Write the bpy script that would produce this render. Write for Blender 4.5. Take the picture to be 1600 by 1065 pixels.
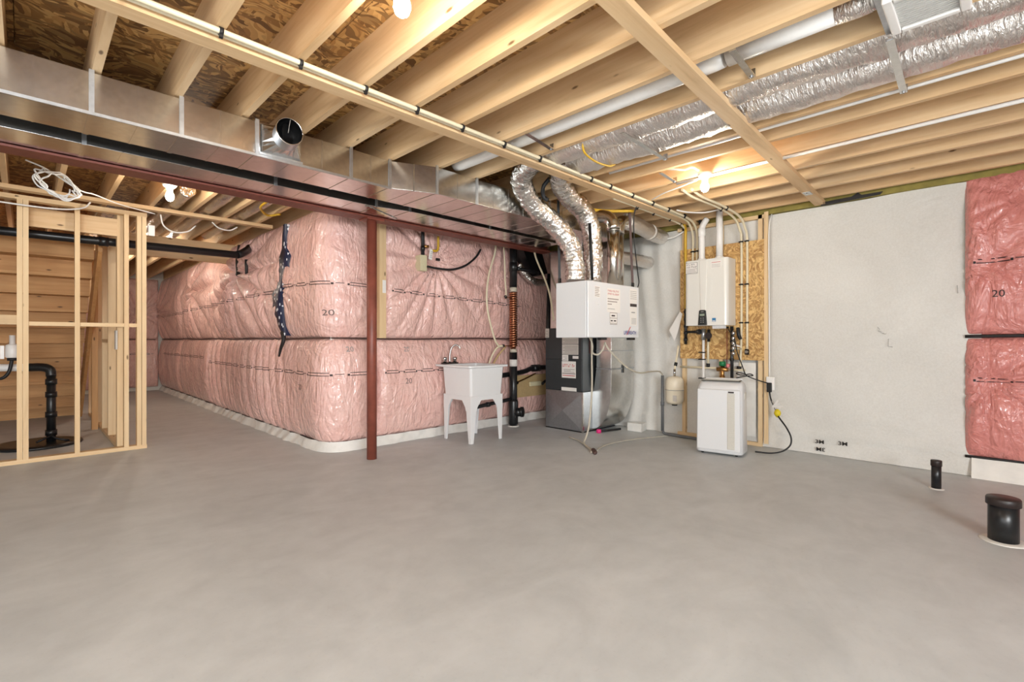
import bpy, math, random
import numpy as np
from mathutils import Vector, Matrix, noise

random.seed(7)
for o in list(bpy.data.objects):
    bpy.data.objects.remove(o)
scene = bpy.context.scene
COL = scene.collection
PI = math.pi

# ------------------------------------------------------------------ camera
CAM_H = 1.15
cd = bpy.data.cameras.new('camera')
cam = bpy.data.objects.new('camera', cd)
COL.objects.link(cam)
cam.location = (0, 0, CAM_H)
cam.rotation_euler = (PI / 2, 0, -PI / 4)
cd.sensor_width = 36.0
cd.lens = 36.0 * 760 / 1600
cd.shift_y = -0.001
cd.clip_start = 0.02
scene.camera = cam

# ------------------------------------------------------------------ view, world, daylight
vs = scene.view_settings
vs.view_transform = 'Standard'
vs.look = 'None'
vs.gamma = 1.0
vs.use_curve_mapping = False
vs.exposure = 0.27

w = bpy.data.worlds.new('world')
scene.world = w
w.use_nodes = True
bg = w.node_tree.nodes['Background']
bg.inputs[0].default_value = (0.80, 0.88, 1.0, 1)
bg.inputs[1].default_value = 1.0

BULB_POWER = 32.0          # emission strength of the lamp bulbs, seen and added
DAY_POWER = 210.0


def area_light(name, loc, rot, sx, sy, power, color):
    ld = bpy.data.lights.new(name, 'AREA')
    ld.shape = 'RECTANGLE'
    ld.size = sx
    ld.size_y = sy
    ld.energy = power
    ld.color = color
    o = bpy.data.objects.new(name, ld)
    COL.objects.link(o)
    o.location = loc
    o.rotation_euler = rot
    return o


# area lights as daylight from a door and window added behind the camera
area_light('added_door_light', (-3.45, 0.4, 1.15), (0, math.radians(-52), 0), 2.0, 3.2, DAY_POWER * 0.28, (0.95, 0.98, 1.0))
area_light('added_window_light', (-1.3, -3.4, 1.55), (math.radians(56), 0, 0), 3.2, 1.3, DAY_POWER * 2.05, (0.95, 0.98, 1.0))


# ------------------------------------------------------------------ materials
def s2l(c):
    return tuple((x / 12.92 if x <= 0.04045 else ((x + 0.055) / 1.055) ** 2.4) for x in c)


def rgb(r, g, b):
    return s2l((r / 255.0, g / 255.0, b / 255.0)) + (1.0,)


MATS = {}


class NT:
    def __init__(self, name):
        self.m = bpy.data.materials.new(name)
        self.m.use_nodes = True
        self.t = self.m.node_tree
        self.b = self.t.nodes['Principled BSDF']

    def n(self, kind, **kw):
        nd = self.t.nodes.new(kind)
        for k, v in kw.items():
            if k in nd.inputs:
                nd.inputs[k].default_value = v
            else:
                setattr(nd, k, v)
        return nd

    def l(self, a, b):
        self.t.links.new(a, b)

    def ramp(self, fac, stops, interp='LINEAR'):
        r = self.t.nodes.new('ShaderNodeValToRGB')
        r.color_ramp.interpolation = interp
        e = r.color_ramp.elements
        while len(e) < len(stops):
            e.new(0.5)
        for i, (p, c) in enumerate(stops):
            e[i].position = p
            e[i].color = c
        self.l(fac, r.inputs[0])
        return r

    def coord(self, scale=(1, 1, 1), kind='Object', rnd=True):
        tc = self.n('ShaderNodeTexCoord')
        mp = self.n('ShaderNodeMapping')
        mp.inputs['Scale'].default_value = scale
        src = tc.outputs[kind]
        if rnd:
            oi = self.n('ShaderNodeObjectInfo')
            va = self.n('ShaderNodeVectorMath', operation='ADD')
            mul = self.n('ShaderNodeMath', operation='MULTIPLY')
            mul.inputs[1].default_value = 37.0
            self.l(oi.outputs['Random'], mul.inputs[0])
            self.l(src, va.inputs[0])
            self.l(mul.outputs[0], va.inputs[1])
            src = va.outputs[0]
        self.l(src, mp.inputs['Vector'])
        return mp.outputs[0]

    def noise(self, vec, scale, detail=4, rough=0.55, dist=0.0):
        nd = self.n('ShaderNodeTexNoise')
        nd.inputs['Scale'].default_value = scale
        nd.inputs['Detail'].default_value = detail
        nd.inputs['Roughness'].default_value = rough
        nd.inputs['Distortion'].default_value = dist
        self.l(vec, nd.inputs['Vector'])
        return nd.outputs['Fac']

    def bump(self, h, strength, dist=0.01):
        bp = self.n('ShaderNodeBump')
        bp.inputs['Strength'].default_value = strength
        bp.inputs['Distance'].default_value = dist
        self.l(h, bp.inputs['Height'])
        self.l(bp.outputs[0], self.b.inputs['Normal'])
        return bp

    def mix(self, fac, a, b):
        m = self.n('ShaderNodeMix', data_type='RGBA')
        if isinstance(fac, float):
            m.inputs[0].default_value = fac
        else:
            self.l(fac, m.inputs[0])
        for s, v in ((6, a), (7, b)):
            if isinstance(v, tuple):
                m.inputs[s].default_value = v
            else:
                self.l(v, m.inputs[s])
        return m.outputs[2]


def plain(name, col, rough=0.5, metal=0.0, coat=0.0, bump=0.0, bscale=60, var=0.06):
    """a plain coloured surface with a little procedural unevenness"""
    t = NT(name)
    v = t.coord()
    f = t.noise(v, bscale, 3)
    dark = tuple(c * (1 - var) for c in col[:3]) + (1,)
    r = t.ramp(f, [(0.3, dark), (0.7, col)])
    t.l(r.outputs[0], t.b.inputs['Base Color'])
    t.b.inputs['Roughness'].default_value = rough
    t.b.inputs['Metallic'].default_value = metal
    t.b.inputs['Coat Weight'].default_value = coat
    if bump:
        t.bump(f, bump, 0.004)
    MATS[name] = t.m
    return t.m


def wood(name, axis, light, mid, dark, knots=True):
    t = NT(name)
    sc = [14.0, 14.0, 14.0]
    sc[axis] = 0.9
    v = t.coord(tuple(sc))
    g = t.noise(v, 1.6, 5, 0.6, 0.6)
    r = t.ramp(g, [(0.25, dark), (0.45, mid), (0.72, light)])
    sc2 = [3.2, 3.2, 3.2]
    sc2[axis] = 0.8
    v2 = t.coord(tuple(sc2))
    big = t.noise(v2, 0.7, 2)
    r2 = t.ramp(big, [(0.35, mid), (0.65, light)])
    c = t.mix(0.5, r.outputs[0], r2.outputs[0])
    if knots:
        sc3 = [7.0, 7.0, 7.0]
        sc3[axis] = 2.4
        v3 = t.coord(tuple(sc3))
        vo = t.n('ShaderNodeTexVoronoi')
        vo.inputs['Scale'].default_value = 1.25
        t.l(v3, vo.inputs['Vector'])
        k = t.ramp(vo.outputs['Distance'], [(0.05, (1, 1, 1, 1)), (0.095, (0, 0, 0, 1))])
        kn = tuple(x * 0.42 for x in dark[:3]) + (1,)
        c = t.mix(k.outputs[0], c, kn)
    t.l(c, t.b.inputs['Base Color'])
    t.b.inputs['Roughness'].default_value = 0.62
    t.bump(g, 0.12, 0.004)
    MATS[name] = t.m


W_L, W_M, W_D = rgb(230, 202, 162), rgb(212, 176, 130), rgb(174, 132, 88)
for i, a in enumerate('xyz'):
    wood('wood_' + a, i, W_L, W_M, W_D)
    wood('stair_wood_' + a, i, rgb(206, 160, 106), rgb(186, 134, 80), rgb(150, 100, 54))
wood('stud_z', 2, rgb(232, 206, 164), rgb(218, 186, 142), rgb(192, 156, 110))
wood('stud_x', 0, rgb(232, 206, 164), rgb(218, 186, 142), rgb(192, 156, 110))
wood('stud_y', 1, rgb(232, 206, 164), rgb(218, 186, 142), rgb(192, 156, 110))


def osb(name, c1, c2, c3, sc):
    t = NT(name)
    v = t.coord((1, 1, 1), rnd=True)
    warp = t.n('ShaderNodeTexNoise')
    warp.inputs['Scale'].default_value = 2.5
    t.l(v, warp.inputs['Vector'])
    ad = t.n('ShaderNodeVectorMath', operation='MULTIPLY_ADD')
    ad.inputs[1].default_value = (0.5, 0.5, 0.5)
    t.l(warp.outputs['Color'], ad.inputs[0])
    t.l(v, ad.inputs[2])
    cols = []
    for k, s in enumerate(((1, 0.22, 0.5), (0.25, 1, 0.6))):
        mp = t.n('ShaderNodeMapping')
        mp.inputs['Scale'].default_value = tuple(x * sc for x in s)
        mp.inputs['Rotation'].default_value = (0.3 * k, 0.4 * k, 0.5 + 0.7 * k)
        t.l(ad.outputs[0], mp.inputs['Vector'])
        vo = t.n('ShaderNodeTexVoronoi')
        vo.inputs['Scale'].default_value = 1.0
        t.l(mp.outputs[0], vo.inputs['Vector'])
        sep = t.n('ShaderNodeSeparateColor')
        t.l(vo.outputs['Color'], sep.inputs[0])
        cols.append((sep.outputs[0], vo.outputs['Distance']))
    fac = t.n('ShaderNodeMath', operation='GREATER_THAN')
    fac.inputs[1].default_value = 0.5
    t.l(cols[1][0], fac.inputs[0])
    a = t.ramp(cols[0][0], [(0.0, c3), (0.4, c2), (1.0, c1)])
    b = t.ramp(cols[1][0], [(0.4, c2), (0.7, c3), (1.0, c1)])
    t.l(t.mix(fac.outputs[0], a.outputs[0], b.outputs[0]), t.b.inputs['Base Color'])
    t.b.inputs['Roughness'].default_value = 0.7
    t.bump(cols[0][1], 0.25, 0.004)
    MATS[name] = t.m


osb('osb_ceiling', rgb(214, 172, 110), rgb(178, 132, 76), rgb(110, 76, 42), 44)
osb('osb_board', rgb(226, 190, 128), rgb(200, 158, 98), rgb(160, 118, 68), 66)

# concrete floor
t = NT('concrete')
v = t.coord((1, 1, 1), rnd=False)
a = t.noise(v, 0.55, 5, 0.6, 0.4)
b_ = t.noise(v, 5.0, 6, 0.65)
v2 = t.coord((1.3, 1.9, 1.0), rnd=False)
sw = t.noise(v2, 1.1, 4, 0.6, 1.6)
ra = t.ramp(a, [(0.3, rgb(180, 185, 186)), (0.7, rgb(206, 210, 211))])
rb = t.ramp(sw, [(0.3, rgb(172, 177, 178)), (0.7, rgb(212, 216, 217))])
rc = t.ramp(b_, [(0.25, rgb(166, 170, 170)), (0.6, rgb(208, 212, 212))])
c = t.mix(0.45, ra.outputs[0], rb.outputs[0])
c = t.mix(0.25, c, rc.outputs[0])
fine = t.noise(v, 55.0, 3)
rf = t.ramp(fine, [(0.28, rgb(150, 144, 136)), (0.4, rgb(205, 200, 194))])
c = t.mix(0.10, c, rf.outputs[0])
t.l(c, t.b.inputs['Base Color'])
rr = t.ramp(a, [(0.3, (0.42,) * 3 + (1,)), (0.7, (0.62,) * 3 + (1,))])
t.l(rr.outputs[0], t.b.inputs['Roughness'])
t.bump(b_, 0.08, 0.004)
MATS['concrete'] = t.m


def film(name, light, mid, dark):
    """fibreglass seen through clear plastic film"""
    t = NT(name)
    v = t.coord((1, 1, 1), rnd=True)
    a = t.noise(v, 3.0, 5, 0.6, 0.5)
    fib = t.noise(v, 26.0, 5, 0.7, 1.0)
    r1 = t.ramp(a, [(0.3, mid), (0.7, light)])
    r2 = t.ramp(fib, [(0.28, dark), (0.6, light)])
    t.l(t.mix(0.4, r1.outputs[0], r2.outputs[0]), t.b.inputs['Base Color'])
    t.b.inputs['Roughness'].default_value = 0.55
    t.b.inputs['Coat Weight'].default_value = 0.9
    t.b.inputs['Coat Roughness'].default_value = 0.10
    v2 = t.coord((5.0, 5.0, 1.4), rnd=True)
    wr = t.noise(v2, 1.7, 3, 0.45, 2.6)
    w2 = t.noise(v, 3.4, 3, 0.5, 3.5)
    ad = t.n('ShaderNodeMath', operation='ADD')
    t.l(wr, ad.inputs[0])
    t.l(w2, ad.inputs[1])
    bp = t.bump(ad.outputs[0], 0.7, 0.035)
    t.l(bp.outputs[0], t.b.inputs['Coat Normal'])
    MATS[name] = t.m


film('pink_film', rgb(240, 202, 192), rgb(230, 178, 168), rgb(206, 148, 138))
film('rose_film', rgb(222, 146, 138), rgb(206, 124, 116), rgb(184, 100, 94))

# white fibrous wall membrane
t = NT('white_membrane')
v = t.coord((1, 1, 1), rnd=False)
a = t.noise(v, 1.3, 5, 0.6, 0.6)
fib = t.noise(v, 60.0, 4, 0.7)
r1 = t.ramp(a, [(0.3, rgb(206, 204, 198)), (0.7, rgb(222, 221, 216))])
r2 = t.ramp(fib, [(0.3, rgb(198, 192, 182)), (0.65, rgb(228, 225, 219))])
t.l(t.mix(0.3, r1.outputs[0], r2.outputs[0]), t.b.inputs['Base Color'])
t.b.inputs['Roughness'].default_value = 0.6
wv = t.coord((1.0, 1.4, 2.4), rnd=False)
wr = t.noise(wv, 1.6, 3, 0.5, 1.6)
t.bump(wr, 0.35, 0.03)
MATS['white_membrane'] = t.m


def metal(name, col, rough, bstr, bscale, bdist=0.004, stretch=(1, 1, 1), det=3):
    t = NT(name)
    v = t.coord(stretch)
    f = t.noise(v, bscale, det, 0.6, 0.4)
    sp = t.noise(v, bscale * 6, 2)
    r = t.ramp(sp, [(0.3, tuple(x * 0.86 for x in col[:3]) + (1,)), (0.7, col)])
    t.l(r.outputs[0], t.b.inputs['Base Color'])
    t.b.inputs['Metallic'].default_value = 1.0
    t.b.inputs['Roughness'].default_value = rough
    t.bump(f, bstr, bdist)
    MATS[name] = t.m


metal('galvanised', rgb(218, 217, 214), 0.20, 0.10, 5.0, 0.012)
metal('galvanised_dull', rgb(198, 202, 206), 0.38, 0.12, 6.0, 0.01)
metal('bright_pipe', rgb(222, 220, 214), 0.16, 0.05, 3.0, 0.01)
metal('foil', rgb(234, 232, 228), 0.13, 0.9, 26.0, 0.020, det=3)
metal('foil_white', rgb(244, 240, 236), 0.40, 0.8, 18.0, 0.02, stretch=(1, 3, 1))
metal('chrome', rgb(205, 205, 205), 0.12, 0.02, 8.0)
metal('copper', rgb(190, 132, 100), 0.34, 0.05, 20.0)
metal('brass', rgb(186, 140, 84), 0.35, 0.05, 20.0)
plain('red_oxide', rgb(124, 62, 48), 0.5, bump=0.1, bscale=30, var=0.25)
plain('column_red', rgb(140, 74, 58), 0.45, bump=0.1, bscale=9, var=0.3)
plain('black_abs', rgb(26, 27, 29), 0.32, var=0.2)
plain('black_cap', rgb(44, 34, 32), 0.45, var=0.2)
plain('black_rubber', rgb(20, 20, 22), 0.55, var=0.2)
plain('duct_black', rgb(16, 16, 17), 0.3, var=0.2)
plain('white_enamel', rgb(220, 221, 222), 0.32, coat=0.25, var=0.015)
plain('white_plastic', rgb(238, 236, 232), 0.38, coat=0.1, var=0.02)
plain('tub_plastic', rgb(226, 226, 226), 0.35, coat=0.15, var=0.015)
plain('heater_white', rgb(228, 226, 219), 0.25, coat=0.4, var=0.012)
plain('grille_grey', rgb(206, 202, 192), 0.5, var=0.06)
plain('vent_dark', rgb(96, 92, 82), 0.6, var=0.2)
plain('pex', rgb(226, 214, 184), 0.42, var=0.05)
plain('pvc_white', rgb(236, 234, 230), 0.35, var=0.03)
plain('hose_beige', rgb(196, 188, 170), 0.5, var=0.1)
plain('hose_clear', rgb(188, 182, 168), 0.4, var=0.12)
plain('conduit_grey', rgb(108, 110, 112), 0.45, var=0.08)
plain('furnace_grey', rgb(50, 54, 56), 0.42, coat=0.05, var=0.06)
plain('gas_yellow', rgb(208, 166, 40), 0.45, var=0.1)
plain('tape_yellow', rgb(222, 200, 30), 0.5, var=0.15)
plain('valve_green', rgb(24, 120, 70), 0.45, var=0.1)
plain('valve_pink', rgb(238, 140, 140), 0.45, var=0.1)
plain('hot_pink', rgb(236, 50, 130), 0.5, var=0.1)
plain('wire_red', rgb(132, 40, 40), 0.5, var=0.1)
plain('strap_brown', rgb(74, 44, 40), 0.55, var=0.2)
plain('wire_white', rgb(236, 234, 230), 0.45, var=0.03)
plain('tank_cream', rgb(232, 222, 200), 0.4, var=0.03)
plain('olive', rgb(150, 136, 66), 0.75, bump=0.2, bscale=12, var=0.3)
plain('tan_board', rgb(190, 162, 116), 0.7, var=0.15)
plain('box_beige', rgb(214, 204, 168), 0.55, var=0.08)
plain('paper', rgb(232, 228, 222), 0.7, var=0.03)
plain('paper_grey', rgb(206, 200, 192), 0.7, var=0.08)
plain('ink', rgb(60, 50, 48), 0.6, var=0.05)
plain('ink_soft', rgb(120, 104, 98), 0.6, var=0.05)
plain('ink_grey', rgb(150, 148, 146), 0.6, var=0.05)
plain('ink_red', rgb(196, 70, 66), 0.6, var=0.05)
plain('ink_blue', rgb(40, 50, 130), 0.6, var=0.05)
plain('label_blue', rgb(60, 130, 180), 0.5, var=0.15)
plain('panel_black', rgb(28, 32, 31), 0.3, coat=0.3, var=0.1)
plain('lcd', rgb(150, 160, 140), 0.35, var=0.05)
plain('seam_dark', rgb(86, 62, 56), 0.6, var=0.25)
plain('seam_black', rgb(34, 30, 30), 0.6, var=0.25)
plain('plaster', rgb(226, 222, 214), 0.7, bump=0.1, bscale=20, var=0.04)
plain('sheet_white', rgb(236, 234, 228), 0.45, coat=0.2, bump=0.5, bscale=9, var=0.12)
plain('glass_pane', rgb(225, 235, 240), 0.05, var=0.01)

t = NT('dotted_navy')
v = t.coord((1, 1, 1), rnd=False)
vo = t.n('ShaderNodeTexVoronoi')
vo.inputs['Scale'].default_value = 16.0
t.l(v, vo.inputs['Vector'])
r = t.ramp(vo.outputs['Distance'], [(0.27, rgb(226, 228, 234)), (0.33, rgb(30, 38, 66))])
t.l(r.outputs[0], t.b.inputs['Base Color'])
t.b.inputs['Roughness'].default_value = 0.4
MATS['dotted_navy'] = t.m

t = NT('bulb_light')
t.b.inputs['Base Color'].default_value = (1, 1, 1, 1)
t.b.inputs['Emission Color'].default_value = (1.0, 0.90, 0.76, 1)
t.b.inputs['Emission Strength'].default_value = BULB_POWER * 10
MATS['bulb_light'] = t.m


# ------------------------------------------------------------------ mesh helpers
def V(*a):
    return Vector(a)


def set_props(o, label=None, cat=None, group=None, kind=None):
    if label:
        o['label'] = label
    if cat:
        o['category'] = cat
    if group:
        o['group'] = group
    if kind:
        o['kind'] = kind
    return o


def thing(name, label, cat, loc, group=None, rotz=0.0, kind=None):
    o = bpy.data.objects.new(name, None)
    COL.objects.link(o)
    o.empty_display_size = 0.05
    o.location = loc
    o.rotation_euler = (0, 0, rotz)
    set_props(o, label, cat, group, kind)
    o['_o'] = 1
    del o['_o']
    ORIG[o.name] = Vector(loc)
    return o


ORIG = {}


class MB:
    """collects simple shapes into ONE mesh"""

    def __init__(self):
        self.v = []
        self.f = []
        self.sm = []

    def add(self, vs_, fs, smooth=False):
        n = len(self.v)
        self.v += [tuple(p) for p in vs_]
        self.f += [tuple(i + n for i in f) for f in fs]
        self.sm += [smooth] * len(fs)
        return self

    def box(self, x0, x1, y0, y1, z0, z1):
        vs_ = [(x, y, z) for x in (x0, x1) for y in (y0, y1) for z in (z0, z1)]
        fs = [(0, 1, 3, 2), (4, 6, 7, 5), (0, 4, 5, 1), (2, 3, 7, 6), (0, 2, 6, 4), (1, 5, 7, 3)]
        return self.add(vs_, fs)

    def bar(self, p0, p1, wd, ht, up=(0, 0, 1)):
        """a rectangular bar from p0 to p1"""
        p0, p1 = Vector(p0), Vector(p1)
        d = (p1 - p0).normalized()
        side = d.cross(Vector(up)).normalized() * wd / 2
        u = side.cross(d).normalized() * ht / 2
        vs_ = []
        for p in (p0, p1):
            vs_ += [p - side - u, p + side - u, p + side + u, p - side + u]
        fs = [(0, 3, 2, 1), (4, 5, 6, 7)] + [(i, (i + 1) % 4, 4 + (i + 1) % 4, 4 + i) for i in range(4)]
        return self.add(vs_, fs)

    def tube(self, pts, r, n=12, cap=True, rfun=None):
        pts = [Vector(p) for p in pts]
        m = len(pts)
        dirs = []
        for i in range(m):
            a = pts[max(i - 1, 0)]
            b = pts[min(i + 1, m - 1)]
            dirs.append((b - a).normalized())
        ref = Vector((0, 0, 1)) if abs(dirs[0].z) < 0.9 else Vector((1, 0, 0))
        nrm = (ref - dirs[0] * ref.dot(dirs[0])).normalized()
        vs_ = []
        for i in range(m):
            nrm = (nrm - dirs[i] * nrm.dot(dirs[i])).normalized()
            bi = dirs[i].cross(nrm)
            rr = r[i] if isinstance(r, (list, tuple)) else r
            for k in range(n):
                a = 2 * PI * k / n
                q = rr if rfun is None else rfun(i, k, rr)
                vs_.append(pts[i] + (nrm * math.cos(a) + bi * math.sin(a)) * q)
        fs = []
        for i in range(m - 1):
            for k in range(n):
                k2 = (k + 1) % n
                fs.append((i * n + k, i * n + k2, (i + 1) * n + k2, (i + 1) * n + k))
        self.add(vs_, fs, True)
        if cap:
            nv = len(self.v) - len(vs_)
            self.f.append(tuple(nv + k for k in range(n - 1, -1, -1)))
            self.f.append(tuple(nv + (m - 1) * n + k for k in range(n)))
            self.sm += [False, False]
        return self

    def cyl(self, p0, p1, r, n=16, r2=None):
        return self.tube([p0, p1], [r, r if r2 is None else r2], n)

    def lathe(self, prof, c, n=24, axis='z', cap=True):
        """prof: list of (radius, height)"""
        vs_ = []
        for (r, h) in prof:
            for k in range(n):
                a = 2 * PI * k / n
                x, y = r * math.cos(a), r * math.sin(a)
                if axis == 'z':
                    p = (c[0] + x, c[1] + y, c[2] + h)
                elif axis == 'y':
                    p = (c[0] + x, c[1] + h, c[2] - y)
                else:
                    p = (c[0] + h, c[1] + x, c[2] + y)
                vs_.append(p)
        fs = []
        for i in range(len(prof) - 1):
            for k in range(n):
                k2 = (k + 1) % n
                fs.append((i * n + k, i * n + k2, (i + 1) * n + k2, (i + 1) * n + k))
        self.add(vs_, fs, True)
        if cap:
            nv = len(self.v) - len(vs_)
            self.f.append(tuple(nv + k for k in range(n - 1, -1, -1)))
            self.f.append(tuple(nv + (len(prof) - 1) * n + k for k in range(n)))
            self.sm += [False, False]
        return self

    def prism(self, poly, axis, a0, a1):
        """2D polygon extruded along an axis; poly in the two remaining axes, in order"""
        vs_ = []
        for a in (a0, a1):
            for (p, q) in poly:
                vs_.append({'x': (a, p, q), 'y': (p, a, q), 'z': (p, q, a)}[axis])
        n = len(poly)
        fs = [tuple(range(n - 1, -1, -1)), tuple(range(n, 2 * n))]
        fs += [(i, (i + 1) % n, n + (i + 1) % n, n + i) for i in range(n)]
        return self.add(vs_, fs)

    def loft(self, rings, smooth=False, cap=True):
        n = len(rings[0])
        vs_ = [p for r in rings for p in r]
        fs = []
        for i in range(len(rings) - 1):
            for k in range(n):
                k2 = (k + 1) % n
                fs.append((i * n + k, i * n + k2, (i + 1) * n + k2, (i + 1) * n + k))
        self.add(vs_, fs, smooth)
        if cap:
            nv = len(self.v) - len(vs_)
            self.f.append(tuple(nv + k for k in range(n - 1, -1, -1)))
            self.f.append(tuple(nv + (len(rings) - 1) * n + k for k in range(n)))
            self.sm += [False, False]
        return self

    def build(self, name, mat, parent=None, loc=None, label=None, cat=None, group=None, kind=None,
              bevel=0.0, seg=2, local=False):
        """parent given: a part (coordinates are world coordinates unless local); else a thing of its own"""
        if parent is not None:
            root = parent
            org = ORIG.get(root.name, Vector((0, 0, 0)))
        else:
            org = Vector(loc) if loc is not None else Vector((0, 0, 0))
        me = bpy.data.meshes.new(name)
        off = Vector((0, 0, 0)) if local else org
        me.from_pydata([(p[0] - off.x, p[1] - off.y, p[2] - off.z) for p in self.v], [], self.f)
        me.polygons.foreach_set('use_smooth', self.sm)
        me.update()
        fix_normals(me)
        me.materials.append(MATS[mat])
        o = bpy.data.objects.new(name, me)
        COL.objects.link(o)
        if parent is not None:
            o.parent = parent
        else:
            o.location = org
        ORIG[o.name] = org
        set_props(o, label, cat, group, kind)
        if bevel > 0:
            md = o.modifiers.new('bevel', 'BEVEL')
            md.width = bevel
            md.segments = seg
            md.limit_method = 'ANGLE'
            md.angle_limit = math.radians(40)
            for p in me.polygons:
                p.use_smooth = True
            wn = o.modifiers.new('wn', 'WEIGHTED_NORMAL')
            wn.keep_sharp = False
        return o


def fix_normals(me):
    import bmesh
    bm = bmesh.new()
    bm.from_mesh(me)
    bmesh.ops.recalc_face_normals(bm, faces=bm.faces)
    bm.to_mesh(me)
    bm.free()


def copy_part(o, parent, loc=(0, 0, 0), name=None):
    c = o.copy()
    COL.objects.link(c)
    c.parent = parent
    c.location = loc
    return c


def smooth_path(pts, n=8):
    """Catmull-Rom through the points"""
    P = [Vector(p) for p in pts]
    P = [P[0] * 2 - P[1]] + P + [P[-1] * 2 - P[-2]]
    out = []
    for i in range(1, len(P) - 2):
        p0, p1, p2, p3 = P[i - 1], P[i], P[i + 1], P[i + 2]
        for k in range(n):
            t_ = k / n
            out.append(0.5 * ((2 * p1) + (p2 - p0) * t_ + (2 * p0 - 5 * p1 + 4 * p2 - p3) * t_ ** 2
                              + (3 * p1 - p0 - 3 * p2 + p3) * t_ ** 3))
    out.append(P[-2])
    return out


def text_mesh(body, size, bold=False):
    """vertices and faces of flat text, origin bottom left"""
    cu = bpy.data.curves.new('t', 'FONT')
    cu.body = body
    cu.size = size
    cu.resolution_u = 3
    if bold:
        cu.offset = size * 0.02
    ob = bpy.data.objects.new('t', cu)
    COL.objects.link(ob)
    dg = bpy.context.evaluated_depsgraph_get()
    me = bpy.data.meshes.new_from_object(ob.evaluated_get(dg))
    vs_ = [(v_.co.x, v_.co.y) for v_ in me.vertices]
    fs = [tuple(p.vertices) for p in me.polygons]
    bpy.data.objects.remove(ob)
    bpy.data.curves.remove(cu)
    bpy.data.meshes.remove(me)
    return vs_, fs


def word_strokes(name, org, right, up, nrm, width, h, mat, parent, seed=1):
    """a line of print too small to read in the photograph"""
    rs = random.Random(seed)
    org, right, up, nrm = Vector(org), Vector(right), Vector(up), Vector(nrm)
    mb = MB()
    x_ = 0.0
    while x_ < width - h * 0.4:
        for _ in range(rs.randint(3, 8)):
            if x_ > width - h * 0.4:
                break
            wl_ = h * rs.uniform(0.10, 0.22)
            lo_, hi_ = (0.0, 1.0) if rs.random() < 0.6 else (rs.uniform(0, 0.3), rs.uniform(0.6, 1))
            q_ = [(x_, lo_ * h), (x_ + wl_, lo_ * h), (x_ + wl_, hi_ * h), (x_, hi_ * h)]
            mb.add([org + right * a + up * b + nrm * 0.0012 for a, b in q_], [(0, 1, 2, 3)])
            b0 = rs.choice((0.0, 0.42, 0.82)) * h
            q_ = [(x_, b0), (x_ + h * 0.5, b0), (x_ + h * 0.5, b0 + 0.18 * h), (x_, b0 + 0.18 * h)]
            mb.add([org + right * a + up * b + nrm * 0.0013 for a, b in q_], [(0, 1, 2, 3)])
            x_ += h * 0.62
        x_ += h * 0.5
    return mb.build(name, mat, parent, kind='stuff')


def print_text(name, body, size, org, right, up, nrm, mat, parent, bold=False, width=None):
    vs_, fs = text_mesh(body, size, bold)
    if not vs_:
        return None
    wx = max(p[0] for p in vs_) or 1
    k = width / wx if width else 1.0
    org, right, up, nrm = Vector(org), Vector(right), Vector(up), Vector(nrm)
    mb = MB()
    mb.add([org + right * (p[0] * k) + up * p[1] + nrm * 0.0012 for p in vs_], fs)
    return mb.build(name, mat, parent)


# ================================================================== STRUCTURE
ZJ = 2.54            # underside of the joists
ZS = 2.775           # underside of the subfloor
XW = 5.70            # white wall
YP = 4.84            # pink wall facing the camera
XP = 2.20            # pink wall running away
YF = 13.70           # far wall

MB().prism([(-3.6, -3.5), (XW + 0.2, -3.5), (XW + 0.2, YP + 0.2), (XP + 0.2, YP + 0.2), (XP + 0.2, YF + 0.2), (-3.6, YF + 0.2)],
           'z', -0.12, 0.0).build('floor', 'concrete', kind='structure', label='pale grey concrete basement floor')

ceil = thing('ceiling', 'open ceiling of wooden joists under strand board subfloor', None, (0, 0, ZJ), kind='structure')

# joists: far edges of their undersides
JX = [-3.22, -2.87, -2.52, -2.17, -1.82, -1.47, -1.12, -0.77, -0.42, -0.07, 0.28, 0.635, 0.985, 1.335, 1.668, 2.015, 2.39, 2.765, 3.42, 3.71,
      4.08, 4.46, 4.79, 5.16, 5.55]
jm = MB().box(-0.019, 0.019, -3.45, 4.42, ZJ, ZS)
first = None
for x in JX:
    if first is None:
        first = jm.build('joist', 'wood_y', ceil)
        first.location = (x - 0.019, 0, 0)
    else:
        copy_part(first, ceil, (x - 0.019, 0, 0))
jf = MB().box(-0.019, 0.019, 4.16, YF - 0.02, ZJ, ZS)
ff = None
for x in JX:
    if x > 2.1:
        continue
    if ff is None:
        ff = jf.build('joist', 'wood_y', ceil)
        ff.location = (x - 0.060, 0, 0)
    else:
        copy_part(ff, ceil, (x - 0.060, 0, 0))
js = MB().box(-0.019, 0.019, 4.16, YP + 0.15, ZJ, ZS)
fs_ = None
for x in JX:
    if x < 2.1:
        continue
    if fs_ is None:
        fs_ = js.build('joist', 'wood_y', ceil)
        fs_.location = (x - 0.060, 0, 0)
    else:
        copy_part(fs_, ceil, (x - 0.060, 0, 0))

# strand board subfloor panels
pan = MB().box(0, 2.436, 0, 1.216, ZS, ZS + 0.018)
fp = None
row = 0
y = -3.5
while y < YF + 0.1:
    x = -3.7 - (1.22 if row % 2 else 0)
    while x < XW + 0.2:
        if not (x > XP + 0.3 and y > YP + 0.2):
            if fp is None:
                fp = pan.build('subfloor_panel', 'osb_ceiling', ceil)
                fp.location = (x, y, 0)
            else:
                copy_part(fp, ceil, (x, y, 0))
        x += 2.44
    y += 1.22
    row += 1
MB().box(-3.8, XW + 0.3, -3.7, YF + 0.3, ZS + 0.03, ZS + 0.05).build('floor_above', 'osb_ceiling', ceil)

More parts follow.
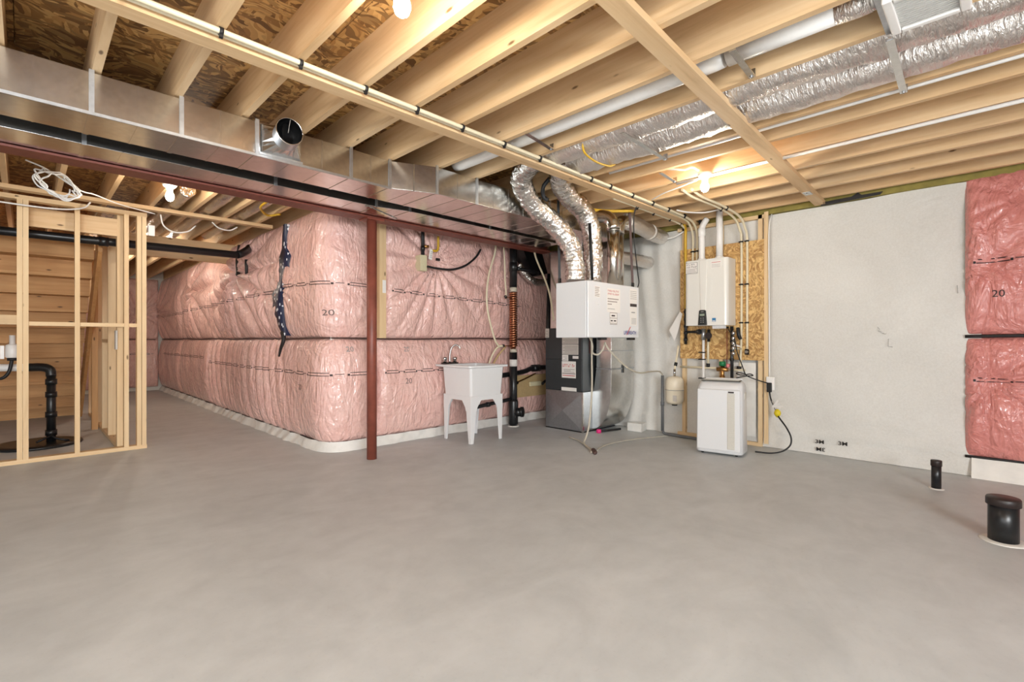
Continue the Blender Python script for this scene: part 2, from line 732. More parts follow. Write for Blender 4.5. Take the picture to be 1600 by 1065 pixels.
# rim board and yellow green sealing strip over the white wall
MB().box(XW - 0.06, XW + 0.02, -3.4, YP, 2.50, ZS).build('rim_board', 'olive', ceil, label='olive sealed rim board')

MB().box(XP + 0.02, XW, YP + 0.06, YP + 0.2, 2.52, ZS).build('rim_board', 'wood_x', ceil)
MB().box(XP + 0.06, XP + 0.2, YP + 0.2, YF, 2.52, ZS).build('rim_board', 'wood_y', ceil)

# plain shell walls
MB().box(XW, XW + 0.2, -3.5, YP + 0.2, 0, ZS).build('wall_right', 'plaster', kind='structure')
MB().box(XP + 0.02, XW, YP + 0.02, YP + 0.2, 0, 2.52).build('wall_back', 'plaster', kind='structure')
MB().box(XP + 0.09, XP + 0.2, YP + 0.2, YF, 0, 2.52).build('wall_recess', 'plaster', kind='structure')
MB().box(-3.6, XP + 0.2, YF, YF + 0.2, 0, ZS).build('wall_far', 'plaster', kind='structure')
m = MB()
m.box(-3.6, -3.5, -3.5, -1.4, 0, ZS).box(-3.6, -3.5, 2.2, YF, 0, ZS).box(-3.6, -3.5, -1.4, 2.2, 2.25, ZS)
m.build('wall_left', 'plaster', kind='structure')
m = MB()
m.box(-3.6, -3.1, -3.6, -3.5, 0, ZS).box(0.5, XW + 0.2, -3.6, -3.5, 0, ZS).box(-3.1, 0.5, -3.6, -3.5, 0, 0.8).box(-3.1, 0.5, -3.6, -3.5, 2.3, ZS)
m.build('wall_front', 'plaster', kind='structure')

# unseen garden door and window, added behind the camera as daylight sources
dr = thing('added_door_1', 'added glazed garden door, out of view', None, (-3.55, 0.4, 0), kind='structure')
m = MB()
for yy in (-1.4, 0.37, 2.14):
    m.box(-3.58, -3.52, yy, yy + 0.06, 0, 2.25)
m.box(-3.58, -3.52, -1.4, 2.2, 2.19, 2.25).box(-3.58, -3.52, -1.4, 2.2, 0, 0.06)
m.build('added_door_frame', 'white_plastic', dr)
wn_ = thing('added_window_1', 'added wide basement window, out of view', None, (-1.3, -3.55, 0.8), kind='structure')
m = MB()
for xx in (-3.1, -1.33, 0.44):
    m.box(xx, xx + 0.06, -3.58, -3.52, 0.8, 2.3)
m.box(-3.1, 0.5, -3.58, -3.52, 2.24, 2.3).box(-3.1, 0.5, -3.58, -3.52, 0.8, 0.86)
m.build('added_window_frame', 'white_plastic', wn_)


# ================================================================== WALL COVERINGS
def grid_mesh(name, fn, s0, s1, z0, z1, ds, dz, mat, parent, back=0.05):
    """fn(S, Z) -> X, Y, Z arrays; a draped sheet with a closing rim at the back"""
    ns, nz = max(2, int((s1 - s0) / ds) + 1), max(2, int((z1 - z0) / dz) + 1)
    S, Z = np.meshgrid(np.linspace(s0, s1, ns), np.linspace(z0, z1, nz), indexing='ij')
    X, Y, ZZ = fn(S, Z)
    org = ORIG[parent.name] if parent is not None else Vector((0, 0, 0))
    co = np.stack([X - org.x, Y - org.y, ZZ - org.z], -1).reshape(-1, 3)
    idx = np.arange(ns * nz).reshape(ns, nz)
    q = np.stack([idx[:-1, :-1], idx[1:, :-1], idx[1:, 1:], idx[:-1, 1:]], -1).reshape(-1, 4)
    me = bpy.data.meshes.new(name)
    me.from_pydata(co.tolist(), [], q.tolist())
    me.polygons.foreach_set('use_smooth', [True] * len(q))
    me.materials.append(MATS[mat])
    me.update()
    o = bpy.data.objects.new(name, me)
    COL.objects.link(o)
    o.parent = parent
    ORIG[o.name] = org
    return o


def wob(S, Z, sc, seed):
    """soft random waviness"""
    r = np.random.RandomState(seed)
    out = np.zeros_like(S)
    for k in range(7):
        a, b = r.uniform(-1, 1, 2)
        out += np.sin(sc * (1 + k * 0.6) * (a * S + b * Z) + r.uniform(0, 6.28)) / (1 + 0.7 * k)
    return out / 3.0


class Cover:
    """an insulation cover along a floor path with an outward bulge"""

    def __init__(self, path, D, stars=(), pleats=(), pinches=(), seed=1):
        # path: list of (x, y); s = running length
        self.p = np.array(path, float)
        d = np.diff(self.p, axis=0)
        self.s = np.concatenate([[0], np.cumsum(np.hypot(d[:, 0], d[:, 1]))])
        tx, ty = np.gradient(self.p[:, 0], self.s), np.gradient(self.p[:, 1], self.s)
        ln = np.hypot(tx, ty)
        self.nx, self.ny = ty / ln, -tx / ln
        self.D, self.stars, self.pleats, self.pinches, self.seed = D, stars, pleats, pinches, seed

    def depth(self, S, Z, z0, z1, s0, s1):
        T = np.clip((Z - z0) / (z1 - z0), 0, 1)
        row = np.clip(4 * T * (1 - T), 0, 1) ** 0.38
        E = np.clip(np.minimum(S - s0, s1 - S) / 0.10, 0, 1)
        edge = 0.25 + 0.75 * np.sqrt(np.clip(1 - (1 - E) ** 2, 0, 1))
        d = self.D * row * edge
        for (ps, w_, dep, za, zb) in self.pinches:
            win = np.clip((Z - za) / 0.15, 0, 1) * np.clip((zb - Z) / 0.15, 0, 1)
            d -= dep * win * np.exp(-((S - ps) / w_) ** 2)
        d += 0.020 * wob(S, Z, 4.0, self.seed) * row + 0.008 * wob(S, Z, 11.0, self.seed + 5) * row
        for (ss, zz, R, amp, n, dep) in self.stars:
            dx, dz = S - ss, Z - zz
            r = np.hypot(dx, dz)
            an = np.arctan2(dz, dx)
            fold = np.abs(np.sin(n * an * 0.5 + 0.7 * np.sin(3 * an) + 0.9 * np.sin(2.3 * an + ss))) ** 0.7
            d += amp * np.exp(-(r / R) ** 2) * np.clip(r / 0.10, 0, 1) * (fold - 0.5) * row
            d -= dep * np.exp(-(r / 0.13) ** 2)
        for (a, b, za, zb, wl, amp, slant) in self.pleats:
            win = np.clip((S - a) / 0.25, 0, 1) * np.clip((b - S) / 0.25, 0, 1) * np.clip((Z - za) / 0.2, 0, 1) * np.clip((zb - Z) / 0.2, 0, 1)
            ph = 2 * PI * (S + slant * Z) / wl + 1.2 * np.sin(S * 5.0 + Z) + 0.8 * np.sin(Z * 4 + S * 2)
            d += amp * (0.55 + 0.45 * np.sin(S * 2.7 + 1.0)) * win * (np.abs(np.sin(ph * 0.5)) ** 0.8 - 0.5)
        return np.maximum(d, 0.006)

    def at(self, S, d):
        x = np.interp(S, self.s, self.p[:, 0])
        y = np.interp(S, self.s, self.p[:, 1])
        nx = np.interp(S, self.s, self.nx)
        ny = np.interp(S, self.s, self.ny)
        return x + nx * d, y + ny * d

    def fn(self, z0, z1, s0, s1, off=0.0):
        def f(S, Z):
            X, Y = self.at(S, self.depth(S, Z, z0, z1, s0, s1) + off)
            return X, Y, Z
        return f

    def blanket(self, name, label, s0, s1, z0, z1, mat, group=None, ds=0.022, dz=0.022):
        x, y_ = self.at(np.array([(s0 + s1) / 2]), np.array([0.0]))
        t_ = thing(name, label, 'insulation', (float(x[0]), float(y_[0]), z0), group)
        o = grid_mesh('batt', self.fn(z0, z1, s0, s1), s0, s1, z0, z1, ds, dz, mat, t_)
        self.cur = (z0, z1, s0, s1)
        return t_

    def put(self, pts, parent, off=0.004):
        """flat marks: list of (s, z) -> world points lying on the cover"""
        z0, z1, s0, s1 = self.cur
        S = np.array([p[0] for p in pts], float)
        Z = np.array([p[1] for p in pts], float)
        X, Y, ZZ = self.fn(z0, z1, s0, s1, off)(S, Z)
        return [Vector(q) for q in zip(X.tolist(), Y.tolist(), ZZ.tolist())]

    def dashes(self, sa, sb, za, zb, parent, n_dash, mat='ink', h=0.028, dash=0.62, th=0.007):
        """the printed line of double dashes with little end marks"""
        mb = MB()
        for i in range(n_dash):
            a = sa + (sb - sa) * (i + 0.1) / n_dash
            b = a + (sb - sa) / n_dash * dash
            k = 10
            for off in (-h / 2, h / 2):
                pts = []
                for j in range(k + 1):
                    s_ = a + (b - a) * j / k
                    zc = za + (zb - za) * (s_ - sa) / (sb - sa) + off
                    pts += [(s_, zc - th / 2), (s_, zc + th / 2)]
                P = self.put(pts, parent)
                mb.add(P, [(2 * j, 2 * j + 2, 2 * j + 3, 2 * j + 1) for j in range(k)])
            for e in (a - 0.012, b + 0.012):
                zc = za + (zb - za) * (e - sa) / (sb - sa)
                P = self.put([(e - 0.008, zc - h * 0.6), (e + 0.008, zc - h * 0.6), (e + 0.008, zc + h * 0.1), (e - 0.008, zc + h * 0.1)], parent)
                mb.add(P, [(0, 1, 2, 3)])
            m0 = b + (sb - sa) / n_dash * 0.10
            zc = za + (zb - za) * (m0 - sa) / (sb - sa)
            P = self.put([(m0, zc - 0.003), (m0 + 0.05, zc - 0.003), (m0 + 0.05, zc + 0.003), (m0, zc + 0.003)], parent)
            mb.add(P, [(0, 1, 2, 3)])
        return mb.build('printed_line', mat, parent, kind='stuff')

    def text(self, body, size, s_, z_, parent, mat='ink_soft'):
        vs_, fs = text_mesh(body, size)
        mb = MB()
        mb.add(self.put([(s_ + p[0], z_ + p[1]) for p in vs_], parent, 0.005), fs)
        return mb.build('printed_number', mat, parent)

    def seam(self, sa, sb, z_, parent, mat='seam_dark', r=0.007, name='seam', d=0.02):
        n = int((sb - sa) / 0.06) + 2
        S = np.linspace(sa, sb, n)
        X, Y = self.at(S, np.full(n, d) + 0.006 * np.sin(S * 9))
        pts = list(zip(X.tolist(), Y.tolist(), (z_ + 0.006 * np.sin(S * 3.1)).tolist()))
        return MB().tube(pts, r, 6).build(name, mat, parent)


# ---- the pink insulated corner: away wall (side) and facing wall (front)
R = 0.16
path = [(XP + 0.06, YF - 0.05), (XP + 0.04, 11.0), (XP + 0.02, 9.0), (XP, 7.0), (XP, YP + R)]
for k in range(1, 8):
    a = PI / 2 * k / 8
    path.append((XP + R - R * math.cos(a), YP + R - R * math.sin(a)))
path += [(XP + R, YP), (3.0, YP), (4.0, YP), (XW - 0.02, YP)]
# densify so that the normals turn smoothly
dense = []
for a, b in zip(path[:-1], path[1:]):
    n = max(1, int(math.dist(a, b) / 0.03))
    dense += [(a[0] + (b[0] - a[0]) * k / n, a[1] + (b[1] - a[1]) * k / n) for k in range(n)]
dense.append(path[-1])
S_CORNER = (YF - 0.05) - (YP + R)          # length of the side run


def sY(y_):
    return YF - 0.05 - y_


def sX(x_):
    return S_CORNER + R * PI / 2 + (x_ - XP - R)


ZM, ZB, ZT = 1.165, 0.085, 2.53
stars_up = [(sY(7.55), 2.06, 1.3, 0.17, 13, 0.12), (sY(5.9), 1.75, 0.45, 0.03, 13, 0.02), (sY(10.2), 2.0, 1.1, 0.17, 11, 0.12),
            (sY(13.4), 1.75, 1.0, 0.12, 13, 0.05), (sX(3.45), 2.08, 1.0, 0.075, 17, 0.06), (sX(2.74), 1.55, 0.4, 0.03, 15, 0.02),
            (sX(4.4), 1.9, 0.6, 0.03, 13, 0.02), (sX(2.45), 1.3, 0.35, 0.02, 13, 0.0)]
pleat_up = [(sY(8.9), sY(6.1), 1.15, 2.2, 0.34, 0.075, 0.55), (sY(12.5), sY(9.2), 1.15, 2.2, 0.5, 0.07, -0.5), (sX(3.3), sX(4.8), 1.2, 2.3, 0.22, 0.012, 0.3)]
pinch_up = [(sY(9.0), 0.14, 0.05, 1.1, 2.6), (sY(11.2), 0.14, 0.05, 1.1, 2.6)]
up = Cover(dense, 0.105, stars_up, pleat_up, pinch_up, 3)
pinch_lo = [(sY(9.1), 0.10, 0.12, 0.0, 1.3), (sY(11.4), 0.10, 0.05, 0.0, 1.3)]
pleat_lo = [(sY(9.2), sY(5.5), 0.0, 1.35, 0.26, 0.065, 0.22), (sX(4.5), sX(5.6), 0.1, 1.2, 0.1, 0.015, 0.3)]
lo = Cover(dense, 0.125, [(sX(2.6), 1.1, 0.35, 0.025, 15, 0.0), (sX(3.1), 1.1, 0.35, 0.02, 15, 0.0)], pleat_lo, pinch_lo, 11)

SG = sY(5.86)                               # the split with the dotted strip
t = up.blanket('insulation_blanket', 'upper pink insulation blanket, gathered into folds along the long side wall', sY(13.62), SG, ZM, ZT, 'pink_film')
up.dashes(sY(13.0), sY(5.95), 1.66, 1.72, t, 15)
t2 = up.blanket('insulation_blanket', 'upper pink insulation blanket wrapped around the outer corner behind the red column', SG, sX(2.70), ZM, ZT, 'pink_film')
up.dashes(SG + 0.12, sX(2.66), 1.76, 1.72, t2, 4)
up.text('20', 0.085, sX(2.19), 1.40, t2)
t3 = up.blanket('insulation_blanket', 'upper pink insulation blanket above the white laundry tub', sX(2.78), sX(5.64), ZM, ZT, 'pink_film')
up.dashes(sX(2.85), sX(4.9), 1.70, 1.62, t3, 9)
t4 = lo.blanket('insulation_blanket', 'lower pink insulation blanket with fine vertical pleats along the side wall', sY(13.62), sY(9.12), ZB, ZM, 'pink_film')
lo.dashes(sY(13.0), sY(9.3), 0.86, 0.86, t4, 9)
t4b = lo.blanket('insulation_blanket', 'lower pink insulation blanket wrapped around the outer corner behind the red column', sY(9.08), sX(2.70), ZB, ZM, 'pink_film')
lo.dashes(sY(9.0), sX(2.66), 0.80, 0.80, t4b, 14)
lo.text('20', 0.075, sX(2.34), 1.03, t4b, 'ink_grey')
lo.text('20', 0.085, sX(2.0) - 0.2, 0.62, t4b)
lo.seam(sY(9.08), sX(2.70), ZM, t4b, 'seam_dark', 0.009, d=0.035)
lo.seam(sY(9.08), sX(2.70), ZB + 0.004, t4b, 'seam_dark', 0.006, d=0.03)
lo.seam(sY(13.6), sY(9.1), ZM, t4, 'seam_dark', 0.009, d=0.035)
lo.seam(sY(13.6), sY(9.1), ZB + 0.004, t4, 'seam_dark', 0.006, d=0.03)
t4c = lo.blanket('insulation_blanket', 'lower pink insulation blanket behind the white laundry tub, printed 20', sX(2.70), sX(5.64), ZB, ZM, 'pink_film')
lo.dashes(sX(2.76), sX(3.7), 0.80, 0.80, t4c, 4)
lo.text('20', 0.085, sX(3.02), 0.66, t4c)
lo.text('20', 0.075, sX(3.02), 1.02, t4c, 'ink_grey')
lo.seam(sX(2.70), sX(5.6), ZM, t4c, 'seam_dark', 0.009, d=0.035)
lo.seam(sX(2.70), sX(5.6), ZB + 0.004, t4c, 'seam_dark', 0.006, d=0.03)

# the dotted navy strip showing in the split, with a black tape tail
mb = MB()
zz = [2.47, 2.35, 2.2, 2.1, 2.0, 1.9, 1.8, 1.7, 1.6, 1.5, 1.4, 1.3, 1.2]
ww = [0.05, 0.09, 0.12, 0.26, 0.36, 0.33, 0.26, 0.32, 0.30, 0.26, 0.18, 0.13, 0.08]
cc = [0.10, 0.08, 0.08, 0.09, 0.10, 0.08, 0.0, -0.10, -0.13, -0.12, -0.06, 0.0, 0.10]
up.cur = (ZM, ZT, sY(13.62), sX(5.64))
pl, pr = [], []
for z_, w_, c_ in zip(zz, ww, cc):
    wj = w_ * (1 + 0.25 * math.sin(z_ * 31))
    pl.append((SG + c_ - wj / 2, z_))
    pr.append((SG + c_ + wj / 2, z_))
A, B = up.at(np.array([p[0] for p in pl]), np.full(len(pl), 0.115)), up.at(np.array([p[0] for p in pr]), np.full(len(pr), 0.115))
n = len(zz)
vv = [Vector((A[0][i], A[1][i], zz[i])) for i in range(n)] + [Vector((B[0][i], B[1][i], zz[i])) for i in range(n)]
A2, B2 = up.at(np.array([p[0] for p in pl]), np.full(n, 0.05)), up.at(np.array([p[0] for p in pr]), np.full(n, 0.05))
vv += [Vector((A2[0][i], A2[1][i], zz[i])) for i in range(n)] + [Vector((B2[0][i], B2[1][i], zz[i])) for i in range(n)]
fs = [(i, i + 1, n + i + 1, n + i) for i in range(n - 1)]
fs += [(2 * n + i, i, i + 1, 2 * n + i + 1)[::-1] for i in range(n - 1)] + [(n + i, 3 * n + i, 3 * n + i + 1, n + i + 1)[::-1] for i in range(n - 1)]
mb.add(vv, fs, True)
st = thing('dotted_membrane_strip', 'navy membrane with white dots showing in the split between two pink blankets', 'membrane', (XP - 0.08, 5.86, 1.0))
mb.build('membrane', 'dotted_navy', st)
MB().tube(smooth_path([(XP - 0.11, 5.81, 1.24), (XP - 0.12, 5.76, 1.15), (XP - 0.13, 5.82, 1.05), (XP - 0.135, 5.86, 0.96)], 5),
          [0.030 - 0.0013 * i for i in range(16)], 7).build('tape_tail', 'seam_black', st)
MB().tube(smooth_path([(XP - 0.10, 7.42, 2.46), (XP - 0.12, 7.45, 2.25), (XP - 0.10, 7.5, 2.12), (XP - 0.09, 7.56, 2.06)], 5), 0.03, 7).build(
    'tie_tape', 'seam_black', loc=(XP - 0.10, 7.5, 2.06), label='black tape tie pinching the gathered pink blanket below the drain pipe', cat='tape')

# far wall blankets
far = Cover([(-3.4 + 0.05 * k, YF - 0.02) for k in range(int((XP + 3.4) / 0.05) + 1)], 0.10,
            [(5.2, 1.75, 0.8, 0.07, 17, 0.08)], [(3.5, 5.6, 0.1, 2.4, 0.18, 0.02, 0.3)], [], 21)
t = far.blanket('insulation_blanket', 'pink insulation blanket on the far end wall beyond the stud partition, upper row', 2.0, 5.58, ZM, ZT, 'pink_film')
t = far.blanket('insulation_blanket', 'pink insulation blanket on the far end wall beyond the stud partition, lower row', 2.0, 5.58, ZB, ZM, 'pink_film')
far.dashes(3.0, 5.5, 0.84, 0.84, t, 5)
far.seam(2.0, 5.5, ZM, t, d=0.03)

# white plastic skirt along the foot of the pink walls
sk = Cover(dense, 0.02, [], [], [], 31)


def skirt(S, Z):
    d = 0.055 + 0.04 * np.clip(1 - Z / 0.09, 0, 1) + 0.022 * wob(S, Z, 13.0, 4) + 0.012 * wob(S, Z * 3, 31.0, 6)
    X, Y = sk.at(S, d)
    return X, Y, Z


t = thing('plastic_skirt', 'white plastic skirt showing below the pink insulation at the floor', 'plastic sheet', (3.0, YP - 0.05, 0))
grid_mesh('sheet', skirt, sY(13.6), sX(5.5), 0.002, 0.10, 0.02, 0.02, 'sheet_white', t)


# ---- white membrane on the right wall
def membrane(S, Z):
    d = 0.032 + 0.014 * wob(S, Z, 2.2, 41) + 0.007 * wob(S, Z, 7.0, 43)
    # vertical drapes near the furnace, a turned out hem at the floor, sag lines
    dr_ = np.clip((S - 2.75) / 0.3, 0, 1)
    d = d + dr_ * 0.016 * np.sin(S * 26 + 1.5 * np.sin(Z * 2))
    d = d + 0.030 * np.clip((0.16 - Z) / 0.16, 0, 1) + 0.012 * np.exp(-((Z - 0.17 - 0.03 * np.sin(S * 2)) / 0.04) ** 2)
    d = d + 0.012 * np.sin(6 * (Z - 0.45 * S) + 1.5 * np.sin(S * 2)) * np.exp(-((Z - 0.9) / 0.7) ** 2)
    return XW - np.maximum(d, 0.004), S, Z + 0.012 * np.sin(S * 3.3) * (Z / 2.5)


wm = thing('white_membrane', 'white fleece membrane covering the right concrete wall', 'wall covering', (XW - 0.03, 1.5, 0))
grid_mesh('sheet', membrane, 0.10, YP - 0.12, 0.003, 2.49, 0.03, 0.03, 'white_membrane', wm)
# small marks on the membrane hem
for (yy, zz_, flip, body) in ((1.305, 0.115, 1, '3M'), (1.215, 0.075, -1, '3M'), (1.11, 0.125, 1, '3M')):
    vs_, fs = text_mesh(body, 0.055, True)
    mb = MB()
    mb.add([(XW - 0.085, yy - flip * p[0] * 1.15, zz_ + flip * p[1] * 0.95) for p in vs_], fs)
    mb.build('printed_mark', 'seam_black', wm)
for pts in ([(0.80, 1.27), (0.785, 1.25), (0.795, 1.235), (0.77, 1.225)], [(0.765, 1.215), (0.745, 1.205), (0.735, 1.21)], [(0.72, 1.16), (0.722, 1.09), (0.69, 1.085)], [(0.25, 1.62), (0.245, 1.55)]):
    MB().tube([(XW - 0.052, a, b) for a, b in pts], 0.002, 5).build('pen_scribble', 'ink_grey', wm)

MB().prism([(0.78, 2.505), (1.26, 2.49), (1.24, 2.525), (1.0, 2.53), (0.95, 2.56), (0.92, 2.53), (0.76, 2.53)], 'x', XW - 0.075, XW - 0.062).build(
    'black_fold', 'seam_black', loc=(XW - 0.07, 1.0, 2.49), label='black membrane fold sticking out above the white membrane below the bare board', cat='membrane')

# ---- rose insulation on the right wall, beside the membrane
rc_ = Cover([(XW - 0.01, 0.20 - 0.05 * k) for k in range(int(3.5 / 0.05) + 1)], 0.12,
            [(0.15, 1.78, 0.5, 0.05, 13, 0.05), (0.15, 0.80, 0.5, 0.05, 13, 0.06), (0.35, 2.3, 0.4, 0.04, 11, 0.02)], [], [], 51)
rc_.nx[:] = -1
rc_.ny[:] = 0
t = rc_.blanket('insulation_blanket', 'rose pink insulation blanket beside the white membrane, upper row', 0.0, 3.3, 1.18, 2.54, 'rose_film')
rc_.dashes(0.04, 1.6, 1.80, 1.82, t, 5, 'seam_black')
rc_.text('20', 0.08, 0.16, 1.50, t, 'ink')
t = rc_.blanket('insulation_blanket', 'rose pink insulation blanket beside the white membrane, lower row', 0.0, 3.3, 0.16, 1.18, 'rose_film')
rc_.dashes(0.04, 1.6, 0.82, 0.80, t, 5, 'seam_black')
rc_.seam(-0.0, 3.2, 1.18, t, 'seam_black', 0.014, d=0.05)
rc_.seam(0.0, 3.2, 0.165, t, 'seam_black', 0.012, d=0.04)
MB().prism([(XW - 0.12, 0.0), (XW - 0.06, 0.16), (XW - 0.01, 0.16), (XW - 0.01, 0.0)], 'y', -3.3, 0.16).build(
    'plastic_skirt', 'sheet_white', loc=(XW, -1.5, 0), label='white plastic skirt below the rose pink insulation', cat='plastic sheet')

# ================================================================== CEILING BOARDS, BEAM, COLUMN
MB().bar((-1.2, 2.55, 2.521), (5.64, 2.55, 2.521), 0.092, 0.036).build(
    'ceiling_strap', 'wood_x', loc=(2.2, 2.55, 2.50), label='long flat board under the joists with plastic water pipes clipped beside it', cat='board')
MB().bar((0.6, 1.05, 2.521), (5.64, 1.265, 2.521), 0.092, 0.036).build(
    'ceiling_strap', 'wood_x', loc=(3.0, 1.15, 2.50), label='bare flat board under the joists crossing below the foil flex ducts', cat='board')
MB().bar((-1.6, 6.27, 2.521), (2.12, 6.27, 2.521), 0.092, 0.036).build(
    'ceiling_strap', 'wood_x', loc=(0.3, 6.27, 2.50), label='flat board under the joists above the stud partition', cat='board')
# metal tie plate on the board
t = thing('tie_plate', 'small galvanised plate nailed under the bare flat board', 'plate', (5.2, 1.2, 2.495))
MB().box(5.05, 5.16, 1.215, 1.275, 2.499, 2.503).build('plate', 'galvanised_dull', t)
MB().box(5.07, 5.08, 1.225, 1.265, 2.496, 2.499).box(5.07, 5.12, 1.24, 1.25, 2.496, 2.499).build('rib', 'galvanised', t)

# steel beam
bm_ = thing('steel_beam', 'dark red steel beam running behind the sheet metal ducts', 'beam', (1.0, 4.29, 2.31))
MB().box(-3.4, 4.95, 4.205, 4.375, 2.312, 2.326).build('lower_flange', 'red_oxide', bm_)
MB().box(-3.4, 4.95, 4.284, 4.296, 2.326, 2.524).build('web', 'red_oxide', bm_)
MB().box(-3.4, 4.95, 4.205, 4.375, 2.524, 2.538).build('upper_flange', 'red_oxide', bm_)

# column
cl = thing('steel_column', 'red brown steel pipe column standing before the pink corner', 'column', (2.37, 4.29, 0))
MB().cyl((2.37, 4.29, 0.0), (2.37, 4.29, 2.298), 0.047, 24).build('pipe', 'column_red', cl)
MB().box(2.28, 2.46, 4.21, 4.37, 2.298, 2.312).build('top_plate', 'column_red', cl)

# ================================================================== SHEET METAL DUCTS
def duct_run(root, sections, z0, z1, mat='galvanised', skip=()):
    """sections: list of (x, y_near, y_far); one part per section, cleats at the joints, raised beads"""
    for i, (a, b) in enumerate(zip(sections[:-1], sections[1:])):
        g = 0.0015
        ra = [(a[0] + g, a[1], z0), (a[0] + g, a[2], z0), (a[0] + g, a[2], z1), (a[0] + g, a[1], z1)]
        rb = [(b[0] - g, b[1], z0), (b[0] - g, b[2], z0), (b[0] - g, b[2], z1), (b[0] - g, b[1], z1)]
        sec = MB().loft([ra, rb]).build('duct_section', mat, root, bevel=0.003, seg=1)
        ln = b[0] - a[0]
        nb = int(ln / 0.22)
        for k in range(1, nb + 1):
            f = k / (nb + 1)
            x_ = a[0] + ln * f
            yn = a[1] + (b[1] - a[1]) * f
            yf = a[2] + (b[2] - a[2]) * f
            m_ = MB()
            m_.box(x_ - 0.004, x_ + 0.004, yn - 0.0025, yn + 0.001, z0, z1)
            m_.box(x_ - 0.004, x_ + 0.004, yn, yf, z0 - 0.0018, z0 + 0.001)
            m_.build('bead', mat, sec)
    for i, a in enumerate(sections[1:-1]):
        m_ = MB()
        m_.box(a[0] - 0.011, a[0] + 0.011, a[1] - 0.006, a[1] + 0.001, z0 - 0.004, z1 + 0.012)
        m_.build('drive_cleat', 'galvanised_dull', root)
        MB().box(a[0] - 0.012, a[0] + 0.012, a[1], a[2], z0 - 0.003, z0 + 0.001).build('slip_joint', mat, root)


d1 = thing('supply_duct', 'wide sheet metal duct with round takeoff, widening towards the furnace', 'duct', (1.0, 3.45, 2.31))
duct_run(d1, [(-3.2, 3.30, 3.65), (-1.7, 3.30, 3.65), (-0.62, 3.30, 3.65), (0.24, 3.30, 3.65), (0.63, 3.30, 3.65), (1.03, 3.30, 3.65), (1.66, 3.30, 3.65),
              (1.98, 3.31, 3.65), (2.32, 3.165, 3.65), (2.74, 3.165, 3.66), (3.7, 3.165, 3.67), (4.86, 3.165, 3.67)], 2.315, 2.528)
# bottom hem strips (the bright folded edge)
MB().box(-3.2, 1.98, 3.292, 3.30, 2.306, 2.322).build('corner_hem', 'galvanised_dull', d1)

d2 = thing('return_duct', 'narrower sheet metal duct between the wide duct and the red steel beam', 'duct', (1.0, 4.05, 2.325))
duct_run(d2, [(-3.2, 3.90, 4.19), (-1.3, 3.90, 4.19), (0.25, 3.90, 4.19), (1.35, 3.90, 4.19), (2.20, 3.90, 4.19), (2.50, 3.825, 4.19), (3.5, 3.825, 4.19), (4.66, 3.825, 4.19)], 2.33, 2.528)
MB().bar((2.12, 3.93, 2.326), (2.55, 4.15, 2.326), 0.03, 0.006).build('seam_tape', 'galvanised', d2)
# black strip above the gap between the ducts, standing in for its shade
MB().prism([(-3.2, 3.665), (4.6, 3.685), (4.6, 3.812), (2.55, 3.812), (2.15, 3.885), (-3.2, 3.885)], 'z', 2.515, 2.536).build('gap_shade_strip', 'duct_black', loc=(0, 3.77, 2.515),
                                                     label='black strip painting the shade in the gap between the two ducts', cat='shade strip')

# round takeoff with damper
tk = thing('duct_takeoff', 'open round takeoff collar with damper on the wide duct', 'duct fitting', (1.15, 3.2, 2.35))
cx_, cz_, yo = 1.175, 2.425, 3.10
sq = [(1.05, 3.298, 2.335), (1.30, 3.298, 2.335), (1.30, 3.298, 2.515), (1.05, 3.298, 2.515)]
n = 24
ring0, ring1, ring2 = [], [], []
for k in range(n):
    a = 2 * PI * k / n
    c_, s_ = math.cos(a), math.sin(a)
    q = max(abs(c_), abs(s_))
    ring0.append((1.175 + 0.125 * c_ / q, 3.296, 2.425 + 0.09 * s_ / q))
    ring1.append((cx_ - 0.01 + 0.082 * c_, 3.19, cz_ + 0.005 + 0.082 * s_))
    ring2.append((cx_ - 0.02 + 0.080 * c_, yo, cz_ + 0.015 + 0.080 * s_))
MB().loft([ring0, ring1], cap=False).build('boot', 'galvanised', tk)
MB().loft([ring1, ring2], True, cap=False).build('collar', 'galvanised_dull', tk)
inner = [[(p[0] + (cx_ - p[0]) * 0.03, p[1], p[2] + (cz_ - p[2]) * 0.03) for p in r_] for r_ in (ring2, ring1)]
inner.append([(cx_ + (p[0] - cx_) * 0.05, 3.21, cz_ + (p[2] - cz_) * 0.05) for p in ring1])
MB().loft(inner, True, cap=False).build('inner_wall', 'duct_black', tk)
dsk = []
for k in range(20):
    a = 2 * PI * k / 20
    dsk.append((1.16 + 0.062 * math.cos(a) * 0.75, 3.145 + 0.062 * math.cos(a) * 0.6, 2.43 + 0.068 * math.sin(a)))
MB().loft([dsk, [(p[0] - 0.002, p[1] + 0.003, p[2]) for p in dsk]]).build('damper_blade', 'duct_black', tk)
MB().tube(smooth_path([r_ for r_ in ring2] + [ring2[0]], 2), 0.0035, 6).build('rim_bead', 'galvanised', tk)
MB().box(1.04, 1.31, 3.287, 3.299, 2.322, 2.337).build('boot_flange', 'galvanised_dull', tk)
MB().bar((1.155, 3.094, 2.51), (1.155, 3.13, 2.44), 0.004, 0.012).build('damper_rod', 'galvanised', tk)

